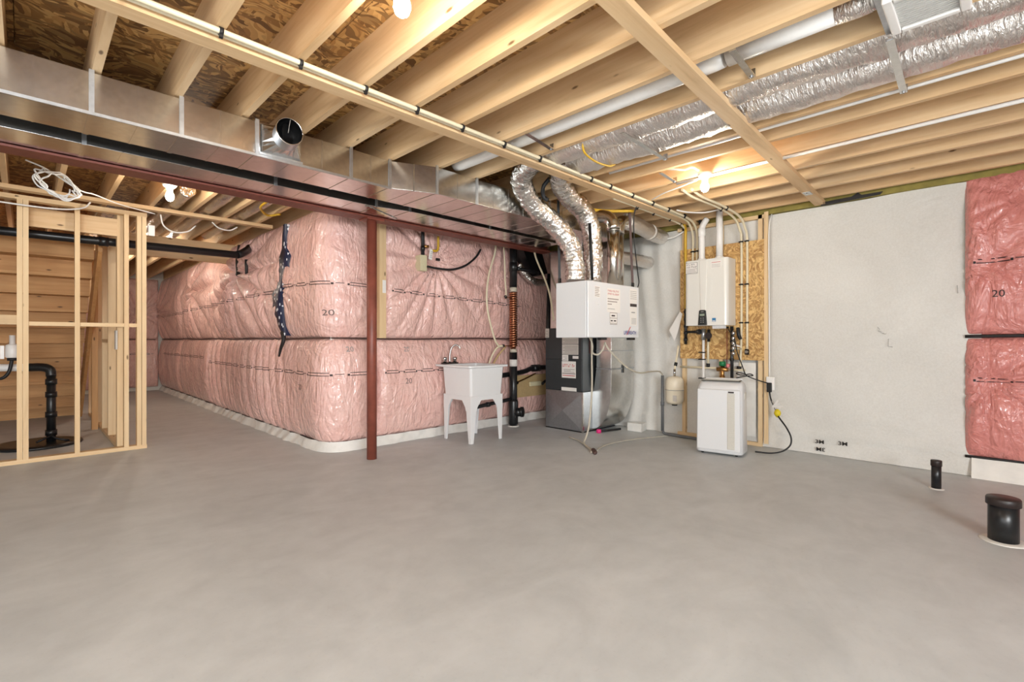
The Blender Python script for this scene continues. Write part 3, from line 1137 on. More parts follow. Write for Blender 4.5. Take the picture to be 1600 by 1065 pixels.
# ================================================================== PIPES AND FLEX IN THE JOIST BAYS
wp = thing('exhaust_pipe', 'white round exhaust pipe between two joists beside the bath fan', 'pipe', (2.55, 1.8, 2.58))
XPp = 2.545
MB().cyl((XPp, 0.42, 2.605), (XPp, 0.98, 2.605), 0.052, 20).build('pipe_length', 'pvc_white', wp)
MB().tube([(XPp, 1.0, 2.605), (XPp, 1.05, 2.605), (XPp, 3.14, 2.605), (XPp, 3.20, 2.61), (XPp, 3.23, 2.62)], [0.048, 0.052, 0.052, 0.048, 0.03], 20).build('pipe_length', 'pvc_white', wp)
MB().lathe([(0.056, 0.0), (0.058, 0.05), (0.054, 0.13)], (XPp, 0.38, 2.605), axis='y', n=20).build('tape_wrap', 'foil_white', wp)


def hanger(p0, p1, label, group=None, sag=0.0):
    t_ = thing('hanger_strap', label, 'strap', p1)
    a, b = Vector(p0), Vector(p1)
    MB().bar(a, b, 0.032, 0.006).build('strap', 'galvanised', t_)
    MB().box(b.x - 0.004, b.x + 0.004, b.y - 0.017, b.y + 0.017, b.z - 0.004, b.z + 0.040).build('bent_end', 'galvanised', t_)
    MB().lathe([(0.009, 0), (0.007, -0.006), (0.003, -0.008)], (b.x - 0.012, b.y, b.z - 0.003), n=10).build('nail_head', 'galvanised_dull', t_)


hanger((2.39, 0.90, 2.536), (2.70, 0.915, 2.532), 'metal strap under the white exhaust pipe beside the bath fan')
hanger((2.38, 2.24, 2.536), (2.70, 2.29, 2.532), 'metal strap under the white exhaust pipe above the clipped water pipes')
hanger((2.75, 0.345, 2.500), (3.385, 0.365, 2.500), 'metal strap across the foil flex ducts beside the bath fan')
hanger((2.75, 1.735, 2.500), (3.385, 1.76, 2.500), 'metal strap across the foil flex ducts in the middle of the bay')
hanger((3.72, 1.98, 2.536), (4.02, 2.0, 2.532), 'short metal strap below a joist behind the lamp by the water heater')


def flex(root, name, pts, r, mat, seed, nn=14, lump=0.1, ring=0.0, n=18):
    """lumpy wrapped flexible duct"""
    pth = smooth_path(pts, nn)
    rs = random.Random(seed)
    tab = {}
    phase = [rs.uniform(0, 6.28) for _ in range(n)]

    def rf(i, k, rr):
        key = (i, k)
        if key not in tab:
            p = pth[i]
            q = noise.noise(Vector((p.x * 9 + 3 * math.cos(2 * PI * k / n), p.y * 9 + 3 * math.sin(2 * PI * k / n), p.z * 9 + seed)))
            q2 = noise.noise(Vector((p.x * 40 + 7 * math.cos(2 * PI * k / n), p.y * 40 + 7 * math.sin(2 * PI * k / n), p.z * 40 + seed)))
            tab[key] = rr * (1 + lump * q + lump * 0.8 * q2 + ring * math.sin(i * 1.9))
        return tab[key]
    return MB().tube(pth, r, n, rfun=rf).build(name, mat, root)


def dens(p0, p1, step):
    a, b = Vector(p0), Vector(p1)
    k = max(1, int((b - a).length / step))
    return [tuple(a + (b - a) * i / k) for i in range(k)]


fa = thing('flex_duct', 'foil flexible duct bending down to the ventilation unit, the one nearest the steel beam', 'duct', (3.73, 2.9, 1.72))
flex(fa, 'bay_run', dens((2.92, -3.0, 2.645), (2.92, 2.25, 2.645), 0.3) + [(2.92, 2.25, 2.645), (2.94, 2.55, 2.65)], 0.126, 'foil_white', 1, 6, 0.12)
flex(fa, 'drop_run', [(2.94, 2.50, 2.64), (2.99, 2.80, 2.62), (3.10, 2.98, 2.545), (3.30, 3.03, 2.40), (3.52, 2.99, 2.27), (3.67, 2.93, 2.12), (3.745, 2.90, 1.95), (3.755, 2.89, 1.72)],
     0.094, 'foil', 2, 16, 0.15, 0.03, 26)
fb = thing('flex_duct', 'foil flexible duct bending down to the middle of the ventilation unit top', 'duct', (4.0, 2.88, 1.72))
flex(fb, 'bay_run', dens((3.225, -3.0, 2.645), (3.225, 2.25, 2.645), 0.3) + [(3.225, 2.25, 2.645), (3.24, 2.5, 2.65)], 0.126, 'foil_white', 3, 6, 0.12)
flex(fb, 'drop_run', [(3.24, 2.46, 2.64), (3.30, 2.68, 2.63), (3.42, 2.80, 2.57), (3.62, 2.86, 2.50), (3.84, 2.88, 2.43), (3.97, 2.88, 2.30), (4.02, 2.875, 2.1), (4.0, 2.87, 1.72)],
     0.094, 'foil', 4, 16, 0.15, 0.03, 26)
MB().tube([(3.865, 2.80, 2.28), (3.872, 2.79, 2.0), (3.878, 2.78, 1.73)], 0.014, 6).build('web_strap', 'black_rubber', loc=(3.87, 2.79, 1.72),
          label='black webbing strap hanging between the two foil ducts', cat='strap')
MB().tube(smooth_path([(3.32, 2.84, 2.60), (3.30, 2.90, 2.53), (3.335, 2.93, 2.46), (3.36, 2.9, 2.42)], 5), 0.02, 6).build('tape_loop', 'black_rubber', loc=(3.32, 2.9, 2.42),
          label='black tape between the two foil ducts under the long board', cat='tape')
MB().tube(smooth_path([(2.83, 2.10, 2.64), (2.85, 2.12, 2.52), (3.0, 2.13, 2.485), (3.2, 2.14, 2.50), (3.30, 2.15, 2.54)], 5), 0.008, 6).build(
    'yellow_tie', 'gas_yellow', loc=(3.0, 2.13, 2.48), label='yellow tie looped under the foil flex ducts beside the water pipes', cat='tie')

# light tubes along joists
MB().cyl((3.455, -3.2, 2.548), (3.455, 2.3, 2.548), 0.014, 10).build('water_tube', 'pvc_white', loc=(3.455, 0, 2.53),
          label='pale tube running along a joist next to the foil flex ducts', cat='pipe')
MB().cyl((4.05, -3.2, 2.525), (4.05, 2.0, 2.525), 0.013, 10).build('water_tube', 'pvc_white', loc=(4.06, 0, 2.53),
          label='pale tube running under the joist beside the lamp by the water heater', cat='pipe')
MB().tube(smooth_path([(4.12, 1.85, 2.535), (4.14, 2.0, 2.52), (4.2, 2.2, 2.515), (4.3, 2.38, 2.51)], 6), 0.006, 6).build('cable', 'wire_white', loc=(4.2, 2.1, 2.51),
          label='white cable running from the lamp by the water heater', cat='cable')
MB().tube(smooth_path([(3.72, 1.95, 2.56), (3.74, 1.85, 2.535), (3.78, 1.80, 2.53), (3.81, 1.75, 2.545), (3.9, 1.74, 2.54)], 6), 0.008, 6).build('cable', 'wire_white', loc=(3.8, 1.8, 2.53),
          label='white cable loop stapled to the joist next to the lamp by the water heater', cat='cable')

# bath fan with grille
fn_ = thing('bath_fan', 'white square ceiling fan with louvred grille', 'fan', (2.66, 0.27, 2.50))
MB().box(2.42, 2.76, 0.10, 0.36, 2.53, 2.70).build('housing', 'galvanised_dull', fn_)
gx0, gx1, gy0, gy1 = 2.44, 2.73, 0.075, 0.335
m = MB()
m.box(gx0, gx1, gy0, gy0 + 0.035, 2.50, 2.53).box(gx0, gx1, gy1 - 0.035, gy1, 2.50, 2.53).box(gx0, gx0 + 0.03, gy0 + 0.035, gy1 - 0.035, 2.50, 2.53).box(gx1 - 0.03, gx1, gy0 + 0.035, gy1 - 0.035, 2.50, 2.53)
m.build('grille_frame', 'white_plastic', fn_, bevel=0.006)
MB().box(gx0 + 0.028, gx1 - 0.028, gy0 + 0.033, gy1 - 0.033, 2.514, 2.53).build('grille_back', 'white_plastic', fn_)
fl = None
for k in range(14):
    x_ = gx0 + 0.038 + k * 0.0165
    if fl is None:
        fl = MB().prism([(x_ - 0.006, 2.505), (x_ + 0.004, 2.512), (x_ + 0.006, 2.512), (x_ - 0.004, 2.505)], 'y', gy0 + 0.035, gy1 - 0.035).build('louvre', 'white_plastic', fn_)
    else:
        copy_part(fl, fn_, (k * 0.0165, 0, 0))
MB().lathe([(0.055, 0), (0.05, 0.08)], (XPp, 0.345, 2.605), axis='y', n=18).build('collar', 'galvanised', fn_)

# ================================================================== WATER PIPES
def pex(name, label, runs, r=0.0125, mat='pex', clips=(), loc=None, clipmat='black_rubber'):
    """runs: list of point lists; clips: list of (point, axis)"""
    t_ = thing(name, label, 'pipe', loc or runs[0][0])
    for pts in runs:
        MB().tube(smooth_path(pts, 6), r, 10).build('pipe', mat, t_)
    for (c_, ax) in clips:
        c_ = Vector(c_)
        m_ = MB()
        if ax == 'x':
            m_.lathe([(r + 0.006, -0.008), (r + 0.006, 0.008)], c_, n=10, axis='x').box(c_.x - 0.007, c_.x + 0.007, c_.y - 0.008, c_.y + 0.008, c_.z - r - 0.016, c_.z - r)
        else:
            m_.lathe([(r + 0.006, -0.008), (r + 0.006, 0.008)], c_, n=10).box(c_.x - r, c_.x + r + 0.01, c_.y - 0.008, c_.y + 0.026, c_.z - 0.006, c_.z + 0.006)
        m_.build('clip', clipmat, t_)
    return t_


jc = [x - 0.02 for x in JX if x > 0.2]
pex('water_pipe', 'cream water pipe clipped beside the long board, outer one of the pair',
    [[(-1.2, 2.443, 2.522), (2.0, 2.446, 2.522), (4.4, 2.45, 2.52), (5.2, 2.46, 2.515), (5.45, 2.475, 2.47), (5.55, 2.49, 2.36), (5.565, 2.50, 2.2), (5.565, 2.50, 2.08)]],
    clips=[((x, 2.446, 2.522), 'x') for x in jc] + [((5.565, 2.50, 2.19), 'z')])
pex('water_pipe', 'cream water pipe clipped tight against the long board, inner one of the pair',
    [[(-1.2, 2.474, 2.526), (2.0, 2.477, 2.526), (4.4, 2.482, 2.524), (5.2, 2.50, 2.515), (5.43, 2.52, 2.47), (5.55, 2.54, 2.36), (5.57, 2.55, 2.2), (5.57, 2.55, 2.08)]],
    clips=[((5.57, 2.55, 2.19), 'z')])
pex('water_pipe', 'cream water pipe clipped along the furnace side of the long board',
    [[(4.0, 2.62, 2.515), (4.6, 2.622, 2.515), (5.3, 2.625, 2.51), (5.55, 2.63, 2.47)]], clips=[((x, 2.622, 2.515), 'x') for x in (4.44, 4.77, 5.14, 5.4)])
pex('water_pipe', 'cream water pipe down the strand board beside the water heater, nearer the heater',
    [[(4.36, 2.10, 2.56), (4.55, 2.075, 2.522), (5.0, 2.04, 2.515), (5.38, 2.015, 2.47), (5.53, 2.005, 2.36), (5.572, 2.0, 2.2), (5.572, 2.0, 1.3), (5.572, 2.01, 0.92), (5.572, 2.02, 0.80)]],
    clips=[((5.1, 2.035, 2.51), 'x'), ((5.572, 2.0, 2.23), 'z'), ((5.572, 2.0, 1.76), 'z'), ((5.572, 2.0, 1.34), 'z')])
pex('water_pipe', 'cream water pipe down the strand board, nearer the edge stud',
    [[(4.40, 2.03, 2.56), (4.6, 2.01, 2.522), (5.0, 1.985, 2.515), (5.38, 1.955, 2.47), (5.53, 1.945, 2.36), (5.572, 1.94, 2.2), (5.572, 1.94, 1.4), (5.572, 1.94, 1.04)]],
    clips=[((5.1, 1.978, 2.51), 'x'), ((5.572, 1.94, 2.23), 'z'), ((5.572, 1.94, 1.76), 'z'), ((5.572, 1.94, 1.34), 'z')])
t = pex('water_pipe', 'pale tube looping from the joist to the pipes above the water heater', [[(4.9, 2.42, 2.53), (5.05, 2.36, 2.525), (5.2, 2.25, 2.53), (5.25, 2.12, 2.545)]], 0.008, 'wire_white')

# ================================================================== RIGHT WALL: FRAME, STRAND BOARD, WATER HEATER
fr = thing('stud_frame', 'wooden stud frame carrying the strand board behind the water heater', 'frame', (5.64, 2.25, 0))
XF0, XF1 = 5.607, 5.652
for yy in (1.80, 2.22, 2.66):
    MB().box(XF0, XF1, yy, yy + 0.04, 0.04, 2.50).build('stud', 'stud_z', fr)
MB().box(XF0, XF1, 1.76, 2.76, 2.46, 2.50).build('top_plate', 'stud_y', fr)
MB().box(XF0, XF1, 1.80, 2.76, 0.0, 0.04).build('bottom_plate', 'stud_y', fr)
MB().box(5.592, XF0, 1.735, 1.775, 0.04, 2.52).build('edge_board', 'stud_z', fr)
MB().box(5.585, 5.606, 1.775, 2.715, 0.93, 2.23).build('strand_board', 'osb_board', loc=(5.59, 2.25, 0.93), label='strand board panel fixed behind the white water heater', cat='board')

wh = thing('water_heater', 'white wall hung tankless water heater with dark control panel', 'water heater', (5.46, 2.3, 1.31))


def rrect(y0, y1, x0, x1, r, n=5):
    """outline in x/y, rounded at the two corners away from the wall"""
    pts = [(x1, y1), (x1, y0)]
    for k in range(n + 1):
        a = PI / 2 * k / n
        pts.append((x0 + r - r * math.sin(a), y0 + r - r * math.cos(a)))
    for k in range(n + 1):
        a = PI / 2 * k / n
        pts.append((x0 + r - r * math.cos(a), y1 - r + r * math.sin(a)))
    return pts


MB().prism(rrect(2.065, 2.55, 5.35, 5.583, 0.045), 'z', 1.31, 2.05).build('casing', 'heater_white', wh, bevel=0.006)
# centre ridge of the front cover
MB().prism([(2.285, 2.04), (2.375, 2.04), (2.36, 1.47), (2.30, 1.47)], 'x', 5.342, 5.352).build('front_ridge', 'heater_white', wh, bevel=0.006)
cp = MB().prism([(2.285, 1.315), (2.385, 1.315), (2.372, 1.475), (2.362, 1.484), (2.308, 1.484), (2.298, 1.475)], 'x', 5.334, 5.352).build('control_panel', 'panel_black', wh, bevel=0.003)
MB().box(5.331, 5.335, 2.31, 2.362, 1.418, 1.442).build('display', 'lcd', cp)
MB().box(5.3315, 5.335, 2.32, 2.352, 1.462, 1.466).build('maker_mark', 'paper_grey', cp)
for r_ in range(3):
    for c_ in range(2):
        MB().box(5.332, 5.335, 2.316 + c_ * 0.026, 2.330 + c_ * 0.026, 1.345 + r_ * 0.022, 1.352 + r_ * 0.022).build('key', 'ink_grey', cp)
sb = MB().box(5.3465, 5.3505, 2.19, 2.23, 1.352, 1.392).build('energy_sticker', 'label_blue', wh)
MB().box(5.3455, 5.3467, 2.195, 2.225, 1.356, 1.364).build('sticker_text', 'paper', sb)
lb = MB().box(5.3465, 5.3505, 2.395, 2.53, 1.90, 2.025).build('warning_label', 'paper', wh)
m = MB()
m.box(5.3455, 5.3468, 2.395, 2.53, 1.90, 1.903).box(5.3455, 5.3468, 2.395, 2.53, 2.022, 2.025).box(5.3455, 5.3468, 2.395, 2.398, 1.90, 2.025)
m.build('label_border', 'ink', lb, kind='stuff')
word_strokes('warning_text', (5.346, 2.522, 1.993), (0, -1, 0), (0, 0, 1), (-1, 0, 0), 0.10, 0.018, 'ink', lb, 3)
word_strokes('warning_text', (5.346, 2.522, 1.968), (0, -1, 0), (0, 0, 1), (-1, 0, 0), 0.118, 0.018, 'ink', lb, 4)
m = MB()
for k in range(4):
    m.box(5.3455, 5.3468, 2.402 + 0.01 * (k % 3), 2.522, 1.910 + k * 0.0135, 1.9135 + k * 0.0135)
m.build('small_print', 'ink_soft', lb, kind='stuff')
lr = MB().box(5.3465, 5.3505, 2.13, 2.245, 1.94, 2.025).build('notice_label', 'paper', wh)
m = MB()
m.box(5.3455, 5.3468, 2.14, 2.235, 2.0, 2.005)
m.build('red_line', 'ink_red', lr)
m = MB()
for k in range(3):
    m.box(5.3455, 5.3468, 2.14, 2.235, 1.95 + k * 0.014, 1.953 + k * 0.014)
m.build('small_print', 'ink_grey', lr, kind='stuff')
MB().box(5.40, 5.50, 2.10, 2.25, 1.275, 1.31).build('connection_plate', 'galvanised', wh)
for (yy, nm, top) in ((2.395, 'inlet', 2.53), (2.195, 'outlet', 2.60)):
    v_ = thing('vent_pipe', 'white plastic vent pipe on the heater top, ' + ('jointed with an elbow below the ceiling' if nm == 'inlet' else 'straight up between the joists'), 'pipe', (5.46, yy, 2.05))
    if nm == 'inlet':
        MB().tube(smooth_path([(5.46, yy, 2.05), (5.46, yy, 2.25), (5.46, yy, 2.38), (5.47, yy - 0.01, 2.46), (5.50, yy - 0.04, 2.53)], 6), 0.034, 16).build('pipe', 'pvc_white', v_)
        MB().lathe([(0.034, 0), (0.040, 0.004), (0.040, 0.09), (0.034, 0.094)], (5.46, yy, 2.33), n=18).build('coupling', 'pvc_white', v_)
    else:
        MB().cyl((5.46, yy, 2.05), (5.46, yy, 2.62), 0.036, 16).build('pipe', 'pvc_white', v_)
    MB().lathe([(0.046, 0), (0.046, 0.025), (0.037, 0.03)], (5.46, yy, 2.05), n=18).build('vent_collar', 'white_plastic', v_)

# gas pipe, yellow, left of the heater
g = thing('gas_pipe', 'yellow coated gas pipe left of the white water heater ending in black iron fittings', 'pipe', (5.56, 2.62, 1.3))
MB().tube(smooth_path([(5.46, 2.60, 2.51), (5.55, 2.63, 2.45), (5.565, 2.64, 2.3), (5.565, 2.635, 1.9), (5.565, 2.635, 1.52)], 6), 0.0165, 12).build('pipe', 'gas_yellow', g)
m = MB()
m.cyl((5.565, 2.635, 1.10), (5.565, 2.635, 1.52), 0.017, 12)
for z_ in (1.14, 1.22, 1.30, 1.38, 1.47):
    m.cyl((5.565, 2.635, z_), (5.565, 2.635, z_ + 0.03), 0.025, 8)
m.build('iron_nipple', 'black_abs', g)
m = MB()
m.cyl((5.56, 2.63, 1.245), (5.52, 2.46, 1.245), 0.014, 10).cyl((5.52, 2.47, 1.245), (5.51, 2.44, 1.245), 0.03, 8)
m.build('iron_branch', 'black_abs', g)
tg = thing('paper_tag', 'white inspection tag hanging from the gas pipe fittings', 'tag', (5.54, 2.72, 1.2))
MB().prism([(2.66, 1.46), (2.69, 1.49), (2.83, 1.27), (2.76, 1.14), (2.72, 1.24)], 'x', 5.53, 5.532).build('tag', 'paper', tg)

# pipes under the heater
h1 = thing('water_pipe', 'white hot water riser below the water heater beside the black valve', 'pipe', (5.54, 2.41, 0.1))
MB().cyl((5.55, 2.415, 0.05), (5.55, 2.415, 1.24), 0.015, 10).build('riser', 'pvc_white', h1)
MB().cyl((5.55, 2.415, 1.15), (5.55, 2.415, 1.28), 0.026, 10).build('brass_union', 'galvanised_dull', h1)
for z_ in (0.70, 0.92, 1.0):
    MB().box(5.535, 5.58, 2.40, 2.47, z_, z_ + 0.012).build('clip', 'black_rubber', h1)
h2 = thing('water_pipe', 'cream cold water riser below the heater meeting the mixing valve line', 'pipe', (5.56, 2.36, 0.85))
MB().cyl((5.56, 2.365, 0.86), (5.56, 2.365, 1.20), 0.013, 10).build('riser', 'pex', h2)
MB().cyl((5.56, 2.365, 0.84), (5.56, 2.365, 0.88), 0.022, 8).build('elbow', 'black_abs', h2)
MB().tube([(5.56, 2.70, 0.83), (5.56, 2.37, 0.83), (5.55, 2.25, 0.83)], 0.012, 10).build('branch', 'pex', h2)
h3 = thing('shutoff_valve', 'black shutoff valve with round handle under the water heater', 'valve', (5.53, 2.34, 1.18))
MB().cyl((5.52, 2.34, 1.13), (5.52, 2.34, 1.27), 0.017, 10).build('body', 'black_abs', h3)
MB().lathe([(0.036, 0), (0.04, 0.01), (0.036, 0.02)], (5.49, 2.335, 1.20), n=14, axis='x').build('handle', 'black_cap', h3)
mv = thing('mixing_valve', 'brass mixing valve with green cap behind the portable air conditioner', 'valve', (5.54, 2.19, 0.68))
MB().tube([(5.53, 2.25, 0.82), (5.53, 2.13, 0.82)], 0.024, 12).cyl((5.53, 2.19, 0.68), (5.53, 2.19, 0.86), 0.022, 12).cyl((5.53, 2.19, 0.70), (5.53, 2.19, 0.75), 0.03, 8).build('body', 'brass', mv)
MB().lathe([(0.036, 0), (0.036, 0.045), (0.028, 0.05)], (5.53, 2.19, 0.86), n=14).build('cap', 'valve_green', mv)
MB().cyl((5.525, 2.125, 0.845), (5.525, 2.125, 0.885), 0.02, 12).build('test_cap', 'valve_pink', mv)
MB().cyl((5.54, 2.13, 0.82), (5.54, 1.95, 0.82), 0.012, 10).build('outlet_pipe', 'pex', mv)
dn = thing('drain_pipe', 'black corrugated drain pipe hanging below the water heater', 'pipe', (5.5, 2.04, 0.7))
m = MB()
m.cyl((5.50, 2.075, 0.60), (5.50, 2.075, 1.30), 0.017, 10)
for z_ in (0.92, 1.02, 1.12):
    m.cyl((5.50, 2.075, z_), (5.50, 2.075, z_ + 0.025), 0.024, 10)
m.build('pipe', 'black_abs', dn)
pr_ = thing('relief_valve', 'chrome and white relief valve chain below the water heater', 'valve', (5.47, 2.06, 0.97))
m = MB()
for k in range(5):
    m.lathe([(0.010, 0), (0.020, 0.015), (0.020, 0.035), (0.010, 0.05)], (5.46, 2.045, 0.98 + k * 0.055), n=10)
m.build('body', 'chrome', pr_)
MB().cyl((5.455, 2.045, 1.10), (5.50, 1.99, 1.08), 0.010, 8).build('lever', 'white_plastic', pr_)
MB().tube(smooth_path([(5.50, 2.01, 1.28), (5.48, 2.0, 1.22), (5.50, 1.985, 1.16)], 5), 0.02, 8).build('hose_stub', 'black_rubber', pr_)
MB().tube([(5.53, 2.14, 0.88), (5.53, 2.14, 1.28)], 0.004, 6).build('sensor_wire', 'wire_red', loc=(5.53, 2.14, 0.88), label='thin red sensor wire dropping from the water heater', cat='wire')
e = thing('pipe_end', 'cream capped pipe end with black valve low on the strand board', 'valve', (5.56, 1.94, 0.97))
MB().cyl((5.565, 1.94, 0.99), (5.565, 1.94, 1.05), 0.022, 10).build('valve_body', 'black_abs', e)
MB().lathe([(0.016, 0), (0.02, 0.01), (0.016, 0.02)], (5.54, 1.94, 1.02), n=10, axis='x').build('knob', 'chrome', e)
e = thing('pipe_end', 'white hose connector with black collar above the air conditioner', 'valve', (5.56, 2.02, 0.7))
MB().cyl((5.545, 2.025, 0.72), (5.56, 2.015, 0.86), 0.018, 10).build('connector', 'pvc_white', e)
MB().cyl((5.553, 2.02, 0.83), (5.556, 2.018, 0.86), 0.026, 10).build('collar', 'black_abs', e)
MB().cyl((5.47, 2.045, 1.06), (5.56, 2.0, 1.05), 0.009, 8).build('crossover', 'pex', e)
# white vapour cloth behind the lower pipes
MB().box(5.600, 5.606, 1.86, 2.20, 0.10, 0.90).build('backing_sheet', 'sheet_white', loc=(5.6, 2.0, 0.1), label='white sheet between the studs below the strand board', cat='plastic sheet')

# black controller cable with loop above the air conditioner
cb = thing('power_lead', 'black power lead tied in loops between the water heater and the wall outlet', 'cable', (5.45, 1.95, 0.78))
MB().tube(smooth_path([(5.46, 2.10, 1.27), (5.45, 2.03, 1.16), (5.45, 2.0, 1.02), (5.44, 1.94, 0.86), (5.42, 1.90, 0.78), (5.44, 1.84, 0.745), (5.50, 1.76, 0.71), (5.545, 1.715, 0.69), (5.555, 1.70, 0.655)], 6), 0.006, 7).build('lead', 'black_rubber', cb)
MB().tube(smooth_path([(5.42, 1.91, 0.79), (5.42, 1.98, 0.80), (5.42, 1.995, 0.785), (5.42, 1.93, 0.775), (5.42, 1.86, 0.79), (5.42, 1.83, 0.775), (5.42, 1.90, 0.765), (5.42, 2.0, 0.74)], 6), 0.006, 7).build('tied_loop', 'black_rubber', cb)

# outlet, plug, cord with yellow tag
ol = thing('wall_outlet', 'white electrical outlet box on the edge stud behind the air conditioner', 'outlet', (5.57, 1.70, 0.6))
MB().box(5.563, 5.592, 1.665, 1.745, 0.62, 0.76).build('box', 'white_plastic', ol, bevel=0.004)
MB().box(5.559, 5.564, 1.675, 1.735, 0.63, 0.75).build('cover_plate', 'white_plastic', ol, bevel=0.002)
ac_c = thing('extension_lead', 'thick black power cord with adapter plug and yellow tag beside the air conditioner', 'cable', (5.5, 1.69, 0))
MB().box(5.525, 5.558, 1.685, 1.73, 0.60, 0.70).build('plug', 'black_rubber', ac_c, bevel=0.006)
MB().tube(smooth_path([(5.54, 1.705, 0.60), (5.535, 1.69, 0.53), (5.52, 1.66, 0.47), (5.50, 1.63, 0.42), (5.48, 1.60, 0.36), (5.44, 1.52, 0.27), (5.42, 1.47, 0.18), (5.40, 1.47, 0.10), (5.36, 1.53, 0.035), (5.30, 1.62, 0.012), (5.22, 1.74, 0.02)], 6),
          0.008, 8).build('cord', 'black_rubber', ac_c)
MB().tube(smooth_path([(5.535, 1.68, 0.51), (5.52, 1.65, 0.46), (5.505, 1.632, 0.43)], 4), 0.011, 8).build('sleeve', 'paper_grey', ac_c)
MB().lathe([(0.01, -0.045), (0.028, -0.02), (0.034, 0.0), (0.026, 0.025), (0.01, 0.04)], (5.495, 1.615, 0.395), n=9).build('yellow_tag', 'tape_yellow', ac_c)
for (a, b, c_) in (((1.66, 0.46), (1.58, 0.50), 0.0), ((1.655, 0.47), (1.575, 0.455), 0.004), ((1.66, 0.45), (1.60, 0.53), 0.006), ((1.65, 0.455), (1.555, 0.475), 0.002)):
    MB().bar((5.50 - c_, a[0], a[1]), (5.47 - c_, b[0], b[1]), 0.02, 0.0015, up=(1, 0, 0)).build('care_tag', 'paper', ac_c)
MB().tube(smooth_path([(5.66, 1.72, 2.50), (5.585, 1.725, 2.3), (5.583, 1.722, 1.6), (5.583, 1.72, 1.1), (5.583, 1.718, 0.76)], 6), 0.006, 7).build('cable', 'wire_white', loc=(5.58, 1.72, 0.76),
          label='white cable running down the edge stud to the outlet', cat='cable')

# expansion tank and grey condensate line
et = thing('expansion_tank', 'small cream expansion tank hanging beside the stud frame', 'tank', (5.48, 2.73, 0.37))
MB().lathe([(0.03, 0.0), (0.075, 0.008), (0.10, 0.035), (0.104, 0.08), (0.104, 0.16), (0.108, 0.165), (0.108, 0.175), (0.104, 0.18), (0.104, 0.26), (0.096, 0.30), (0.07, 0.325), (0.02, 0.335)],
           (5.47, 2.73, 0.385), n=28).build('shell', 'tank_cream', et)
MB().lathe([(0.03, 0.0), (0.034, 0.012), (0.03, 0.016)], (5.47, 2.73, 0.370), n=14).build('valve_cap', 'black_rubber', et)
MB().lathe([(0.1085, 0.0), (0.1085, 0.006)], (5.47, 2.73, 0.555), n=28).build('band', 'ink_grey', et)
lb = MB().prism([(2.655, 0.43), (2.70, 0.43), (2.70, 0.50), (2.655, 0.50)], 'x', 5.368, 5.373).build('rating_label', 'paper_grey', et)
MB().cyl((5.47, 2.73, 0.72), (5.47, 2.73, 0.80), 0.014, 10).build('neck', 'chrome', et)
r_ = thing('water_pipe', 'cream vertical pipe feeding the small expansion tank', 'pipe', (5.52, 2.72, 0.8))
MB().tube(smooth_path([(5.47, 2.73, 0.80), (5.50, 2.725, 0.9), (5.55, 2.72, 1.08)], 5), 0.011, 10).build('pipe', 'pex', r_)
MB().cyl((5.49, 2.728, 0.84), (5.50, 2.725, 0.88), 0.02, 8).build('elbow', 'black_abs', r_)

gl = thing('condensate_line', 'grey plastic condensate pipe standing at the white wall and running along the floor', 'pipe', (5.47, 2.87, 0))
MB().cyl((5.47, 2.885, 0.045), (5.47, 2.885, 0.72), 0.018, 12).build('riser', 'conduit_grey', gl)
MB().cyl((5.47, 2.885, 0.35), (5.47, 2.885, 0.40), 0.023, 12).build('coupling', 'conduit_grey', gl)
MB().tube([(5.47, 2.885, 0.06), (5.47, 2.875, 0.03), (5.465, 2.85, 0.019), (5.44, 2.5, 0.019), (5.42, 2.2, 0.019)], 0.017, 12).build('floor_run', 'conduit_grey', gl)

# ================================================================== PORTABLE AIR CONDITIONER
ac = thing('air_conditioner', 'white portable air conditioner standing before the stud frame', 'air conditioner', (5.03, 2.0, 0), rotz=math.radians(9))
ORIG[ac.name] = Vector((0, 0, 0))
# local frame: x away from the room (towards the wall), y along the front; front face at -x
W2, D2, HH = 0.222, 0.145, 0.735


def acring(z_, g=0.0, fx=0.0, r=0.05):
    pts = []
    cs = [(-D2 + fx + g, -W2 + g, 180), (D2 - g, -W2 + g, 270), (D2 - g, W2 - g, 0), (-D2 + fx + g, W2 - g, 90)]
    sg = [(1, 1), (-1, 1), (-1, -1), (1, -1)]
    for (x_, y_, a0), (sx, sy) in zip(cs, sg):
        for k in range(6):
            a = math.radians(a0 + 90 * k / 5)
            pts.append((x_ + sx * r + r * math.cos(a), y_ + sy * r + r * math.sin(a), z_))
    return pts


body = MB()
body.loft([acring(0.02, 0.008), acring(0.03, 0.0), acring(0.58, 0.006, 0.008), acring(0.67, 0.010, 0.02), acring(0.715, 0.022, 0.05), acring(HH, 0.04, 0.08)], True)
bo = body.build('casing', 'white_enamel', ac, local=True)
MB().prism([(-0.205, 0.05), (0.205, 0.05), (0.20, 0.655), (-0.20, 0.655)], 'x', -D2 - 0.008, -D2 + 0.02).build('front_panel', 'white_enamel', ac, local=True, bevel=0.008)
gp = MB().box(-D2 - 0.0125, -D2 - 0.004, -0.155, -0.085, 0.07, 0.625).build('grille_strip', 'grille_grey', ac, local=True, bevel=0.004)
for k in range(27):
    z_ = 0.085 + k * 0.019
    MB().box(-D2 - 0.0145, -D2 - 0.012, -0.15, -0.09, z_, z_ + 0.006).build('grille_rib', 'grille_grey', gp, local=True)
MB().box(-D2 - 0.0150, -D2 - 0.011, -0.148, -0.095, 0.628, 0.642).build('maker_plate', 'ink', ac, local=True)
tv = MB()
tv.prism([(-0.06, -0.185), (0.11, -0.175), (0.11, 0.175), (-0.06, 0.185)], 'z', HH - 0.004, HH + 0.004)
tvo = tv.build('outlet_recess', 'vent_dark', ac, local=True)
